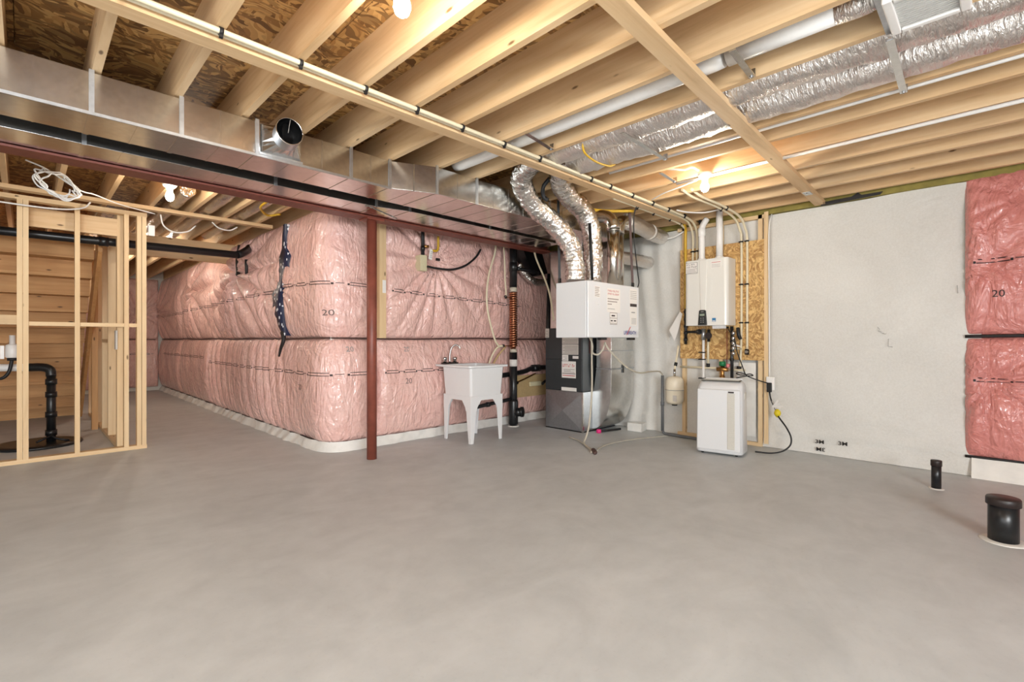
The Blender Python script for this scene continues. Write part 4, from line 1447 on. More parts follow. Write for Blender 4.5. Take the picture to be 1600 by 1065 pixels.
for k in range(6):
    x_ = -0.045 + k * 0.025
    MB().bar((x_, -0.17, HH + 0.008), (x_, 0.17, HH + 0.008), 0.016, 0.004, up=(0.5, 0, 1)).build('louvre', 'grille_grey', tvo, local=True)
MB().prism([(0.085, -0.18), (0.125, -0.17), (0.125, 0.17), (0.085, 0.18)], 'z', HH - 0.02, HH + 0.022).build('rear_lip', 'white_enamel', ac, local=True, bevel=0.006)
MB().box(-0.02, 0.06, -W2 - 0.001, -W2 + 0.008, 0.555, 0.625).build('handle_recess', 'grille_grey', ac, local=True, bevel=0.004)
for (sx, sy) in ((-1, -1), (-1, 1), (1, -1), (1, 1)):
    m = MB()
    m.lathe([(0.016, -0.012), (0.02, -0.006), (0.02, 0.006), (0.016, 0.012)], (sx * 0.10, sy * 0.16, 0.0205), n=12, axis='y')
    m.build('caster', 'black_rubber', ac, local=True)

# ================================================================== VENTILATION UNIT (hung)
hv = thing('ventilation_unit', 'white heat recovery ventilator hung on straps before the furnace', 'ventilator', (4.12, 2.88, 1.17))
HX0, HX1, HY0, HY1, HZ0, HZ1 = 3.68, 4.58, 2.685, 3.07, 1.172, 1.705
MB().box(HX0, HX1, HY0 + 0.022, HY1, HZ0, HZ1).build('cabinet', 'white_enamel', hv, bevel=0.006)
door = MB().box(HX0, HX1, HY0, HY0 + 0.019, HZ0 + 0.002, HZ1 - 0.001).build('door', 'white_enamel', hv, bevel=0.008)
for x_ in (3.90, 4.42):
    MB().box(x_, x_ + 0.10, HY0 + 0.01, HY0 + 0.05, HZ0 - 0.022, HZ0).build('latch', 'black_abs', hv)
for (x_, z_) in ((3.845, 1.49), (4.03, 1.232)):
    MB().lathe([(0.008, 0.0), (0.006, -0.004), (0.002, -0.005)], (x_, HY0, z_), n=10, axis='y').build('screw', 'white_plastic', hv)
RX, UP, NY = (1, 0, 0), (0, 0, 1), (0, -1, 0)
Yf = HY0
lab = MB().box(3.785, 3.87, Yf - 0.001, Yf + 0.001, 1.555, 1.66).build('instruction_label', 'paper', hv)
m = MB()
for k, w_ in enumerate((0.07, 0.06, 0.065, 0.05, 0.07, 0.068)):
    m.box(3.79, 3.79 + w_, Yf - 0.0018, Yf - 0.001, 1.645 - k * 0.016, 1.650 - k * 0.016)
m.build('small_print', 'ink_soft', lab, kind='stuff')
cl_ = MB().box(3.99, 4.22, Yf - 0.001, Yf + 0.001, 1.42, 1.655).build('warning_label', 'paper', hv)
word_strokes('red_text', (4.0, Yf - 0.0008, 1.622), RX, UP, NY, 0.20, 0.018, 'ink_red', cl_, 5)
word_strokes('red_text', (4.0, Yf - 0.0008, 1.592), RX, UP, NY, 0.20, 0.018, 'ink_red', cl_, 6)
m = MB()
for k, w_ in enumerate((0.21, 0.19, 0.085)):
    for j in range(int(w_ / 0.024)):
        m.box(4.0 + j * 0.024, 4.0 + j * 0.024 + 0.018, Yf - 0.0018, Yf - 0.001, 1.548 - k * 0.026, 1.557 - k * 0.026)
m.build('small_print', 'ink_soft', cl_, kind='stuff')
MB().box(4.0, 4.12, Yf - 0.0018, Yf - 0.001, 1.452, 1.457).build('small_print', 'ink_grey', cl_)
bxl = MB().box(4.035, 4.165, Yf - 0.001, Yf + 0.001, 1.30, 1.42).build('rating_label', 'paper', hv)
m = MB()
for (a, b, c_, d_) in ((4.035, 4.165, 1.414, 1.419), (4.035, 4.165, 1.363, 1.367), (4.035, 4.165, 1.312, 1.316), (4.035, 4.165, 1.302, 1.306), (4.035, 4.038, 1.312, 1.419), (4.162, 4.165, 1.312, 1.419)):
    m.box(a, b, Yf - 0.0018, Yf - 0.001, c_, d_)
m.build('label_border', 'ink_soft', bxl, kind='stuff')
m = MB()
m.box(4.065, 4.125, Yf - 0.0018, Yf - 0.001, 1.382, 1.396).box(4.05, 4.085, Yf - 0.0018, Yf - 0.001, 1.333, 1.345).box(4.105, 4.145, Yf - 0.0018, Yf - 0.001, 1.333, 1.345)
m.build('label_text', 'ink', bxl, kind='stuff')
sl = MB().box(4.40, 4.54, Yf - 0.001, Yf + 0.001, 1.30, 1.68).build('side_label', 'paper', hv)
MB().box(4.405, 4.535, Yf - 0.0018, Yf - 0.001, 1.495, 1.525).build('bar_code', 'ink', sl)
m = MB()
for k in range(5):
    m.box(4.41, 4.53, Yf - 0.0018, Yf - 0.001, 1.575 + k * 0.019, 1.579 + k * 0.019)
for k in range(5):
    m.box(4.43, 4.52, Yf - 0.0018, Yf - 0.001, 1.315 + k * 0.014, 1.319 + k * 0.014)
m.box(4.43, 4.50, Yf - 0.0018, Yf - 0.001, 1.43, 1.44)
m.build('small_print', 'ink_grey', sl, kind='stuff')
print_text('brand_lettering', 'LIFEBREATH', 0.052, (4.285, Yf, 1.207), RX, UP, NY, 'ink_blue', hv, True, 0.235)
m = MB()
m.prism([(4.335, 1.20), (4.345, 1.20), (4.42, 1.285), (4.405, 1.285)], 'y', Yf - 0.0016, Yf - 0.0008)
m.build('brand_leaf', 'ink_red', hv)
# hanging straps
for (x_, y_, x2, y2, mt, lab_) in ((3.70, 3.04, 3.69, 3.05, 'black_rubber', 'black hanging strap at the back edge of the ventilation unit beside the foil duct'),
                                   (4.55, 2.74, 4.52, 2.76, 'strap_brown', 'dark brown hanging strap at the end of the ventilation unit nearest the water heater')):
    s_ = thing('hanging_strap', lab_, 'strap', (x_, y_, HZ1))
    MB().bar((x_, y_, HZ1 - 0.02), (x2, y2, 2.52), 0.024, 0.006, up=(0.7, 0.7, 0)).build('webbing', mt, s_)
    MB().box(x_ - 0.014, x_ + 0.014, y_ - 0.01, y_ + 0.01, HZ1 + 0.0, HZ1 + 0.05).build('buckle', 'black_abs', s_)
MB().tube(smooth_path([(4.40, 2.60, 2.53), (4.42, 2.65, 2.40), (4.45, 2.66, 2.15), (4.52, 2.68, 1.98), (4.585, 2.70, 1.85), (4.605, 2.70, 1.76), (4.58, 2.705, 1.68), (4.60, 2.71, 1.62), (4.59, 2.72, 1.57)], 7), 0.006, 7).build(
    'control_wire', 'black_rubber', loc=(4.45, 2.65, 1.55), label='thin black control wire dropping to the end of the ventilation unit', cat='wire')

# bright round pipes on the unit
p1 = thing('metal_pipe', 'shiny round metal pipe on the ventilation unit turning back towards the ducts', 'pipe', (4.28, 2.82, 1.70))
MB().cyl((4.30, 2.815, 1.70), (4.30, 2.815, 2.30), 0.064, 24).build('pipe', 'bright_pipe', p1)
MB().tube(smooth_path([(4.30, 2.815, 2.29), (4.30, 2.83, 2.365), (4.285, 2.87, 2.42), (4.25, 2.95, 2.445), (4.2, 3.05, 2.45)], 3), 0.067, 20).build('elbow', 'bright_pipe', p1)
MB().lathe([(0.0665, 0), (0.069, 0.005), (0.0665, 0.01)], (4.30, 2.815, 2.275), n=24).build('ring_joint', 'galvanised', p1)
p2 = thing('metal_pipe', 'shiny round metal pipe on the ventilation unit turning towards the white wall', 'pipe', (4.48, 2.9, 1.70))
MB().cyl((4.49, 2.885, 1.70), (4.49, 2.885, 2.30), 0.064, 24).build('pipe', 'bright_pipe', p2)
MB().tube(smooth_path([(4.49, 2.885, 2.29), (4.50, 2.88, 2.36), (4.54, 2.875, 2.42), (4.63, 2.87, 2.44)], 3), 0.067, 20).build('elbow', 'bright_pipe', p2)
fx = thing('insulated_duct', 'pale wrapped exhaust duct running from the shiny pipe to the white wall', 'duct', (5.1, 2.95, 2.35))
flex(fx, 'wrap', [(4.62, 2.87, 2.44), (4.85, 2.88, 2.44), (5.1, 2.90, 2.43), (5.35, 2.93, 2.42), (5.58, 2.95, 2.42)], 0.085, 'foil_white', 8, 7, 0.08)
MB().lathe([(0.092, 0), (0.094, 0.02), (0.092, 0.04)], (5.2, 2.915, 2.425), n=18, axis='x').build('tape_band', 'paper_grey', fx)
fx = thing('insulated_duct', 'lower pale wrapped duct entering the white wall beside the furnace', 'duct', (5.3, 3.15, 2.1))
flex(fx, 'wrap', [(5.02, 3.28, 2.16), (5.2, 3.22, 2.15), (5.4, 3.17, 2.14), (5.60, 3.14, 2.13)], 0.075, 'foil_white', 9, 7, 0.08)
MB().tube(smooth_path([(5.63, 3.1, 2.44), (5.58, 2.95, 2.40), (5.58, 2.8, 2.40), (5.6, 2.66, 2.46)], 6), 0.010, 8).build('cable', 'wire_white', loc=(5.6, 2.9, 2.4),
          label='white cables sagging along the top of the white membrane', cat='cable')

# ================================================================== FURNACE
fu = thing('furnace', 'dark grey furnace on a sheet metal base with return air drop', 'furnace', (5.2, 3.93, 0))
FX, FY0, FY1 = 4.87, 3.63, 4.24
m = MB()
m.box(FX + 0.004, 5.58, FY0 + 0.004, FY1, 0.012, 0.50)
m.build('base_box', 'galvanised_dull', fu, bevel=0.004)
# cross broken front panel: four shallow facets
c0 = (FX - 0.028, (FY0 + FY1) / 2, 0.255)
q = [(FX + 0.003, FY0 + 0.01, 0.015), (FX + 0.003, FY1 - 0.01, 0.015), (FX + 0.003, FY1 - 0.01, 0.495), (FX + 0.003, FY0 + 0.01, 0.495)]
MB().add(q + [c0], [(0, 1, 4), (1, 2, 4), (2, 3, 4), (3, 0, 4)]).build('cross_broken_panel', 'galvanised_dull', fu)
MB().box(FX - 0.003, FX + 0.02, FY0 - 0.003, FY0 + 0.02, 0.005, 0.50).build('corner_trim', 'galvanised', fu)
MB().box(FX, 5.58, FY0, FY1, 0.0, 0.012).build('foot_gasket', 'black_rubber', fu)
cab = MB().box(FX, 5.58, FY0 + 0.004, FY1, 0.503, 1.30).build('cabinet', 'furnace_grey', fu, bevel=0.006)
MB().box(FX - 0.012, FX + 0.002, FY0 + 0.012, FY1 - 0.01, 0.52, 0.90).build('front_panel', 'furnace_grey', fu, bevel=0.004)
MB().box(FX - 0.012, FX + 0.002, FY0 + 0.012, FY1 - 0.01, 0.905, 1.29).build('front_panel', 'furnace_grey', fu, bevel=0.004)
MB().box(FX + 0.05, 5.55, FY0 + 0.05, FY1 - 0.04, 1.30, 2.32).build('plenum', 'galvanised', fu, bevel=0.004)
LX = FX - 0.0135
for (y0, y1, z0, z1, mt) in ((3.69, 3.95, 1.10, 1.18, 'paper_grey'), (3.69, 3.95, 0.965, 1.095, 'paper_grey'), (3.85, 3.95, 0.885, 0.96, 'paper'), (3.69, 3.78, 0.915, 0.95, 'paper'),
                             (3.73, 3.955, 0.67, 0.88, 'paper'), (4.17, 4.235, 1.18, 1.30, 'paper_grey'), (3.72, 3.96, 0.505, 0.55, 'paper')):
    lbx = MB().box(LX, LX + 0.002, y0, y1, z0, z1).build('label', mt, fu)
    if z1 - z0 > 0.2:
        word_strokes('label_heading', (LX, y1 - 0.015, z1 - 0.072), (0, -1, 0), (0, 0, 1), (-1, 0, 0), 0.19, 0.036, 'ink_red', lbx, 9)
        m = MB()
        for k in range(3):
            m.box(LX - 0.0012, LX, y0 + 0.02 + 0.06 * (k % 2), y1 - 0.03, z1 - 0.105 - k * 0.016, z1 - 0.10 - k * 0.016)
        m.box(LX - 0.0012, LX, y0 + 0.01, y1 - 0.01, z0 + 0.05, z0 + 0.06)
        m.build('small_print', 'ink_soft', lbx, kind='stuff')
        MB().box(LX - 0.0012, LX, y0 + 0.015, y1 - 0.015, z0 + 0.025, z0 + 0.034).build('red_line', 'ink_red', lbx)
    elif z1 - z0 > 0.06:
        m = MB()
        for k in range(int((z1 - z0) / 0.018) - 1):
            m.box(LX - 0.0012, LX, y0 + 0.015, y1 - 0.015 - 0.03 * (k % 2), z0 + 0.012 + k * 0.018, z0 + 0.016 + k * 0.018)
        m.build('small_print', 'ink_soft', lbx, kind='stuff')
# side of the cabinet: gas entry plate
MB().box(5.0, 5.06, FY0 - 0.004, FY0 + 0.005, 0.98, 1.2).build('gas_entry_plate', 'strap_brown', fu)
# return drop with curved elbow into the base
DX0, DX1, DY0, DY1 = 5.06, 5.57, 3.345, 3.565
MB().box(DX0, DX1, DY0, DY1, 0.80, 1.30).build('return_drop', 'galvanised', fu, bevel=0.003)
MB().box(DX0, DX1, DY0, DY1, 1.303, 2.52).build('return_drop', 'galvanised', fu, bevel=0.003)
MB().box(DX0 - 0.006, DX1 + 0.004, DY0 - 0.006, DY1 + 0.004, 0.785, 0.80).build('drop_collar', 'galvanised_dull', fu)
MB().box(DX0 - 0.003, DX1 + 0.003, DY0 - 0.003, DY1 + 0.003, 1.012, 1.022).build('drop_seam', 'galvanised_dull', fu)
prof = [(DY1, 0.785), (DY0, 0.785)]
for k in range(13):
    a = PI / 2 * k / 12
    prof.append((3.625 - (3.625 - DY0) * math.cos(a), 0.60 - 0.57 * math.sin(a)))
prof += [(3.632, 0.03), (3.632, 0.50), (3.60, 0.56)]
MB().prism(prof, 'x', DX0, DX1).build('return_elbow', 'galvanised', fu, bevel=0.003)
MB().box(5.30, 5.33, DY0 - 0.012, DY0 + 0.002, 0.74, 0.84).build('hook', 'black_abs', fu)
cpk = thing('pink_cap', 'bright pink plastic cap on the floor under the furnace return', 'cap', (5.0, 3.48, 0))
MB().lathe([(0.025, 0), (0.030, 0.005), (0.030, 0.035), (0.022, 0.045)], (5.02, 3.50, 0.0), n=14).build('cap', 'hot_pink', cpk)
m = MB().tube([(5.03, 3.49, 0.02), (5.35, 3.40, 0.02)], 0.014, 8)
m.build('black_stub', 'black_rubber', cpk)
MB().prism([(5.42, 3.14), (5.60, 3.18), (5.56, 3.34), (5.42, 3.34)], 'z', 0.001, 0.10).build('insulation_scrap', 'sheet_white', loc=(5.5, 3.25, 0), label='crumpled white plastic scrap behind the furnace return', cat='plastic sheet')

# hoses
MB().tube(smooth_path([(4.06, 2.95, 1.20), (4.09, 2.93, 1.10), (4.12, 2.95, 1.02), (4.17, 2.92, 1.00), (4.20, 2.88, 1.05), (4.21, 2.86, 1.12), (4.20, 2.84, 1.10), (4.24, 2.80, 1.02),
                       (4.5, 2.78, 0.86), (4.75, 2.78, 0.79), (5.1, 2.84, 0.785), (5.35, 2.87, 0.775), (5.455, 2.885, 0.74), (5.47, 2.885, 0.70)], 7), 0.009, 8).build(
    'drain_hose', 'hose_beige', loc=(4.5, 2.85, 0.7), label='clear drain hose from the ventilation unit sagging across to the grey pipe', cat='hose')
MB().tube(smooth_path([(4.45, 3.20, 1.25), (4.44, 3.19, 1.0), (4.43, 3.18, 0.6), (4.40, 3.19, 0.25), (4.36, 3.20, 0.10), (4.30, 3.19, 0.03), (4.20, 3.06, 0.012), (4.13, 2.98, 0.012), (4.06, 2.92, 0.012)], 7), 0.0105, 8).build(
    'drain_hose', 'hose_beige', loc=(4.3, 3.1, 0), label='cream hose hanging down before the furnace and ending on the floor', cat='hose')
MB().tube(smooth_path([(4.50, 3.55, 0.014), (4.42, 3.35, 0.012), (4.28, 3.15, 0.012), (4.16, 2.98, 0.012), (4.08, 2.89, 0.012)], 7), 0.009, 8).build('drain_hose', 'hose_clear', loc=(4.3, 3.2, 0),
    label='clear hose lying on the floor beside the furnace base corner', cat='hose')
MB().tube(smooth_path([(4.18, 2.93, 0.010), (4.30, 2.98, 0.010), (4.55, 3.02, 0.010), (4.85, 2.98, 0.010), (5.15, 2.88, 0.010), (5.40, 2.78, 0.010)], 7), 0.007, 8).build('drain_hose', 'hose_clear', loc=(4.7, 3, 0),
    label='thin clear tube curving over the floor from the hose end to the grey pipe', cat='hose')
MB().tube(smooth_path([(4.13, 2.95, 0.02), (4.09, 2.91, 0.022), (4.05, 2.87, 0.02), (4.02, 2.85, 0.018)], 5), [0.02, 0.022, 0.024, 0.022, 0.024, 0.02, 0.022, 0.024, 0.02, 0.022, 0.024, 0.022, 0.02, 0.018, 0.016, 0.01], 8).build(
    'hose_end', 'seam_dark', loc=(4.07, 2.9, 0), label='dark frayed hose end lying on the floor', cat='hose')

# ================================================================== LAUNDRY TUB
tub = thing('laundry_tub', 'white plastic laundry tub on four legs before the pink wall', 'sink', (3.68, 4.32, 0))
TX0, TX1, TY0, TY1 = 3.445, 3.955, 4.085, 4.60
zr = 0.865
rim = [(TX0 - 0.035, TY0 - 0.035), (TX1 + 0.055, TY0 - 0.035), (TX1 + 0.055, TY1 + 0.11), (TX0 - 0.035, TY1 + 0.11)]


def rect_ring(x0, x1, y0, y1, z_, r=0.03):
    pts = []
    for (cx0, cy0, a0) in ((x0 + r, y0 + r, 180), (x1 - r, y0 + r, 270), (x1 - r, y1 - r, 0), (x0 + r, y1 - r, 90)):
        for k in range(5):
            a = math.radians(a0 + 90 * k / 4)
            pts.append((cx0 + r * math.cos(a), cy0 + r * math.sin(a), z_))
    return pts


rings = [rect_ring(TX0 + 0.06, TX1 - 0.06, TY0 + 0.06, TY1 - 0.06, 0.50), rect_ring(TX0 + 0.02, TX1 - 0.02, TY0 + 0.02, TY1 - 0.02, 0.52),
         rect_ring(TX0, TX1, TY0, TY1, zr - 0.03), rect_ring(TX0 - 0.035, TX1 + 0.055, TY0 - 0.03, TY1 + 0.11, zr - 0.022, 0.04),
         rect_ring(TX0 - 0.035, TX1 + 0.055, TY0 - 0.03, TY1 + 0.11, zr, 0.04), rect_ring(TX0 + 0.012, TX1 - 0.012, TY0 + 0.012, TY1 - 0.03, zr, 0.03),
         rect_ring(TX0 + 0.04, TX1 - 0.04, TY0 + 0.04, TY1 - 0.06, 0.53, 0.04)]
MB().loft(rings).build('basin', 'tub_plastic', tub, bevel=0.004)
# apron frame with legs
for (sx, sy) in ((0, 0), (1, 0), (0, 1), (1, 1)):
    cx0 = TX0 + 0.012 if sx == 0 else TX1 - 0.012
    cy0 = TY0 + 0.012 if sy == 0 else TY1 - 0.012
    dx = 1 if sx == 0 else -1
    dy = 1 if sy == 0 else -1
    rg = []
    for (z_, a) in ((0.0, 0.042), (0.02, 0.044), (0.36, 0.082), (0.46, 0.095), (0.52, 0.11)):
        off = 0.012 * (1 - z_ / 0.5)
        x0, y0 = cx0 + dx * off * 0.5, cy0 + dy * off * 0.5
        tk_ = 0.012
        rg.append([(x0, y0, z_), (x0 + dx * a, y0, z_), (x0 + dx * a, y0 + dy * tk_, z_), (x0 + dx * tk_, y0 + dy * tk_, z_), (x0 + dx * tk_, y0 + dy * a, z_), (x0, y0 + dy * a, z_)])
    MB().loft(rg).build('leg', 'tub_plastic', tub, bevel=0.003)


def apron(a0, a1, axis, c):
    p = [(a0, 0.525), (a1, 0.525), (a1, 0.36), (a1 - 0.085, 0.36), (a1 - 0.095, 0.40), (a1 - 0.15, 0.475), (a0 + 0.15, 0.475), (a0 + 0.095, 0.40), (a0 + 0.085, 0.36), (a0, 0.36)]
    m_ = MB().prism(p, 'y' if axis == 'x' else 'x', c, c + 0.010)
    m_.build('apron', 'tub_plastic', tub)


apron(TX0 + 0.014, TX1 - 0.014, 'x', TY0 + 0.012)
apron(TX0 + 0.014, TX1 - 0.014, 'x', TY1 - 0.022)
apron(TY0 + 0.014, TY1 - 0.014, 'y', TX0 + 0.012)
apron(TY0 + 0.014, TY1 - 0.014, 'y', TX1 - 0.022)
# faucet on the rear ledge
fc = thing('faucet', 'chrome two handle faucet on the laundry tub ledge', 'faucet', (3.62, 4.65, zr))
fx0, fy0 = 3.60, 4.655
MB().box(fx0 - 0.11, fx0 + 0.11, fy0 - 0.028, fy0 + 0.028, zr, zr + 0.018).build('base_plate', 'black_cap', fc, bevel=0.005)
MB().tube(smooth_path([(fx0, fy0, zr + 0.015), (fx0, fy0, zr + 0.10), (fx0 + 0.015, fy0 - 0.015, zr + 0.19), (fx0 + 0.045, fy0 - 0.045, zr + 0.225), (fx0 + 0.075, fy0 - 0.08, zr + 0.21), (fx0 + 0.085, fy0 - 0.09, zr + 0.18)], 6), 0.010, 10).build('spout', 'chrome', fc)
for s_ in (-0.075, 0.075):
    MB().lathe([(0.022, 0.0), (0.018, 0.02), (0.026, 0.035), (0.028, 0.055), (0.018, 0.065)], (fx0 + s_, fy0, zr + 0.018), n=12).build('handle', 'chrome', fc)
# tub drain
dr_ = thing('tub_drain', 'black drain trap under the laundry tub joining the black stack', 'pipe', (3.75, 4.45, 0.25))
MB().tube(smooth_path([(3.66, 4.38, 0.52), (3.66, 4.38, 0.36), (3.665, 4.385, 0.26), (3.70, 4.40, 0.225), (3.74, 4.42, 0.24), (3.76, 4.43, 0.30), (3.80, 4.44, 0.335), (4.05, 4.50, 0.345), (4.55, 4.575, 0.365)], 6), 0.024, 12).build('trap', 'black_abs', dr_)
for p in ((3.66, 4.38, 0.44), (4.05, 4.50, 0.345)):
    if p[2] > 0.4:
        MB().lathe([(0.033, 0), (0.033, 0.035)], p, n=10).build('nut', 'black_abs', dr_)
    else:
        MB().lathe([(0.031, 0), (0.031, 0.05)], p, n=10, axis='x').build('nut', 'black_abs', dr_)

# ================================================================== STACK WITH COPPER HEAT RECOVERY COIL
sk_ = thing('drain_stack', 'black plumbing stack with copper coil section beside the laundry tub', 'pipe', (4.58, 4.56, 0))
SX, SY = 4.60, 4.575
MB().cyl((SX, SY, 0.012), (SX, SY, 0.985), 0.052, 20).build('lower_pipe', 'black_abs', sk_)
MB().cyl((SX, SY, 0.0), (SX, SY, 0.014), 0.075, 20).build('floor_collar', 'plaster', sk_)
MB().lathe([(0.06, 0), (0.064, 0.01), (0.064, 0.30), (0.056, 0.33)], (SX, SY, 0.03), n=20).build('cleanout_tee', 'black_abs', sk_)
MB().tube([(SX, SY, 0.18), (SX + 0.03, SY - 0.055, 0.19), (SX + 0.05, SY - 0.10, 0.195)], 0.058, 18).build('cleanout_branch', 'black_abs', sk_)
MB().tube([(SX + 0.048, SY - 0.095, 0.195), (SX + 0.062, SY - 0.122, 0.197)], 0.068, 18).build('cleanout_plug', 'black_abs', sk_)
MB().cyl((SX, SY, 0.985), (SX, SY, 1.03), 0.046, 20).build('coupling', 'hose_beige', sk_)
MB().lathe([(0.0535, 0), (0.0535, 0.09)], (SX, SY, 0.80), n=20).build('pipe_label', 'paper', sk_)
m = MB()
pts, rr = [], []
for k in range(24 * 12 + 1):
    a = 2 * PI * k / 12
    pts.append((SX + 0.044 * math.cos(a), SY + 0.044 * math.sin(a), 1.05 + 0.0305 * k / 12))
m.tube(pts, 0.0135, 8)
m.build('copper_coil', 'copper', sk_)
MB().cyl((SX, SY, 1.02), (SX, SY, 1.84), 0.032, 16).build('copper_core', 'copper', sk_)
MB().lathe([(0.045, 0), (0.05, 0.01), (0.05, 0.05), (0.045, 0.06)], (SX, SY, 1.79), n=16).build('coupling', 'hose_beige', sk_)
MB().cyl((SX, SY, 1.85), (SX, SY, 2.50), 0.050, 20).build('upper_pipe', 'black_abs', sk_)
MB().lathe([(0.057, 0), (0.057, 0.12)], (SX, SY, 2.06), n=20).build('hub', 'black_abs', sk_)
MB().cyl((SX - 0.04, SY - 0.02, 1.07), (SX - 0.20, SY - 0.03, 1.075), 0.008, 8).build('feed_stub', 'copper', sk_)
MB().cyl((SX - 0.20, SY - 0.03, 1.075), (SX - 0.225, SY - 0.03, 1.075), 0.018, 8).build('feed_elbow', 'black_abs', sk_)
MB().cyl((SX - 0.04, SY - 0.02, 1.70), (SX - 0.16, SY - 0.03, 1.71), 0.008, 8).build('return_stub', 'copper', sk_)
MB().cyl((SX - 0.16, SY - 0.03, 1.70), (SX - 0.185, SY - 0.03, 1.725), 0.018, 8).build('return_elbow', 'black_abs', sk_)
MB().tube(smooth_path([(SX + 0.03, SY - 0.04, 2.10), (SX + 0.2, SY - 0.07, 2.09), (SX + 0.42, SY - 0.07, 2.07)], 4), 0.025, 12).build('side_branch', 'black_abs', sk_)
pex('water_pipe', 'cream water pipe bowing down from the beam to the copper coil', [[(4.33, 4.62, 2.42), (4.28, 4.60, 2.25), (4.17, 4.58, 2.0), (4.12, 4.57, 1.75), (4.13, 4.56, 1.5), (4.22, 4.55, 1.2), (4.30, 4.55, 1.08), (4.37, 4.545, 1.075)]], 0.0125)
pex('water_pipe', 'cream water pipe rising straight beside the copper coil to the beam', [[(4.42, 4.545, 1.71), (4.44, 4.55, 1.76), (4.45, 4.58, 1.95), (4.46, 4.60, 2.2), (4.46, 4.62, 2.44)]], 0.010)
pex('water_pipe', 'pair of cream pipes rising behind the tub rim to the lower coil stub', [[(4.18, 4.62, 0.80), (4.24, 4.60, 0.95), (4.30, 4.57, 1.05), (4.375, 4.545, 1.072)]], 0.0125)
pex('water_pipe', 'pinkish cream pipe bending up from behind the tub to the coil foot', [[(4.27, 4.64, 0.80), (4.35, 4.61, 0.94), (4.47, 4.59, 1.06)]], 0.0125, 'tan_board')
pex('water_pipe', 'cream pipe slanting down behind the ventilation unit from the beam end', [[(4.79, 4.40, 2.42), (4.80, 4.34, 2.22), (4.83, 4.22, 1.95), (4.82, 4.12, 1.72), (4.81, 4.05, 1.40)]], 0.0125)

# black line and board at the wall behind the stack
bl = thing('branch_drain', 'black horizontal drain line with fittings on the pink wall beside the furnace', 'pipe', (4.9, 4.66, 0.7))
MB().tube(smooth_path([(4.10, 4.69, 0.66), (4.55, 4.68, 0.68), (4.9, 4.67, 0.71), (5.1, 4.67, 0.75), (5.6, 4.66, 0.75)], 5), 0.034, 12).build('pipe', 'black_abs', bl)
MB().lathe([(0.05, 0), (0.05, 0.14)], (5.08, 4.67, 0.75), n=14, axis='x').build('fitting', 'black_abs', bl)
MB().box(4.70, 5.40, 4.66, 4.68, 0.36, 0.66).build('backing_board', 'tan_board', loc=(5.0, 4.67, 0.36), label='tan backing board below the black drain line beside the furnace', cat='board')
vl = thing('water_valve', 'small brass valves on the tan board beside the furnace', 'valve', (4.95, 4.63, 0.55))
MB().tube(smooth_path([(4.72, 4.63, 0.57), (4.82, 4.62, 0.60), (4.95, 4.61, 0.64), (5.08, 4.61, 0.68)], 4), 0.010, 8).build('pipe', 'brass', vl)
MB().lathe([(0.02, 0), (0.026, 0.02), (0.02, 0.04)], (4.72, 4.61, 0.57), n=10, axis='y').build('knob', 'chrome', vl)
MB().box(4.98, 5.22, 4.62, 4.65, 0.50, 0.565).build('meter_body', 'box_beige', vl, bevel=0.01)
MB().cyl((5.23, 4.62, 0.52), (5.30, 4.62, 0.56), 0.02, 10).build('fitting', 'black_abs', vl)
MB().cyl((5.28, 4.55, 0.02), (5.28, 4.55, 0.75), 0.012, 8).build('copper_line', 'copper', loc=(5.28, 4.55, 0), label='copper line rising beside the furnace base', cat='pipe')
MB().tube([(5.02, 4.33, 0.0), (5.02, 4.33, 1.2), (5.05, 4.33, 2.05)], 0.03, 12).build('vent_riser', 'black_abs', loc=(5.02, 4.33, 0), label='black vent riser standing close behind the furnace cabinet', cat='pipe')

# dark lined boot duct at the beam end
bt = thing('foil_boot', 'foil edged dark duct boot hanging at the beam end above the pink wall', 'duct', (4.95, 4.6, 1.95))
MB().loft([[(4.70, 4.72, 2.42), (4.72, 4.56, 2.46), (5.10, 4.54, 2.46), (5.10, 4.70, 2.42)], [(4.98, 4.72, 2.02), (5.0, 4.57, 2.04), (5.28, 4.56, 2.10), (5.28, 4.70, 2.08)]]).build('boot', 'duct_black', bt)
flex(bt, 'foil_edge', [(4.74, 4.62, 2.18), (4.82, 4.60, 2.08), (4.98, 4.58, 1.97), (5.15, 4.56, 1.96), (5.35, 4.55, 1.99)], 0.05, 'foil', 12, 7, 0.12)

# washer valve box with hose
wb = thing('valve_box', 'beige laundry valve box hanging on a black hose under the beam', 'valve box', (3.2, 4.62, 1.9))
MB().box(3.17, 3.26, 4.64, 4.745, 1.94, 2.12).build('box', 'box_beige', wb, bevel=0.004)
MB().cyl((3.205, 4.645, 2.12), (3.205, 4.645, 2.56), 0.02, 12).build('hose', 'black_rubber', wb)
MB().lathe([(0.026, 0), (0.026, 0.05)], (3.205, 4.645, 2.17), n=10).build('nut', 'black_abs', wb)
MB().cyl((3.21, 4.64, 2.22), (3.27, 4.62, 2.22), 0.018, 10).build('brass_stub', 'brass', wb)
tg = thing('paper_tag', 'white printed tag beside the beige laundry valve box', 'tag', (3.29, 4.62, 2.08))
MB().prism([(3.265, 2.08), (3.31, 2.07), (3.33, 2.19), (3.285, 2.20)], 'y', 4.618, 4.620).build('tag', 'paper', tg)
m = MB()
for k in range(4):
    m.box(3.283 + k * 0.004, 3.313 + k * 0.004, 4.6165, 4.618, 2.10 + k * 0.02, 2.106 + k * 0.02)
m.build('print', 'ink_grey', tg, kind='stuff')
yg = thing('gas_stub', 'yellow bent gas stub under the beam beside the valve box', 'pipe', (3.4, 4.63, 2.2))
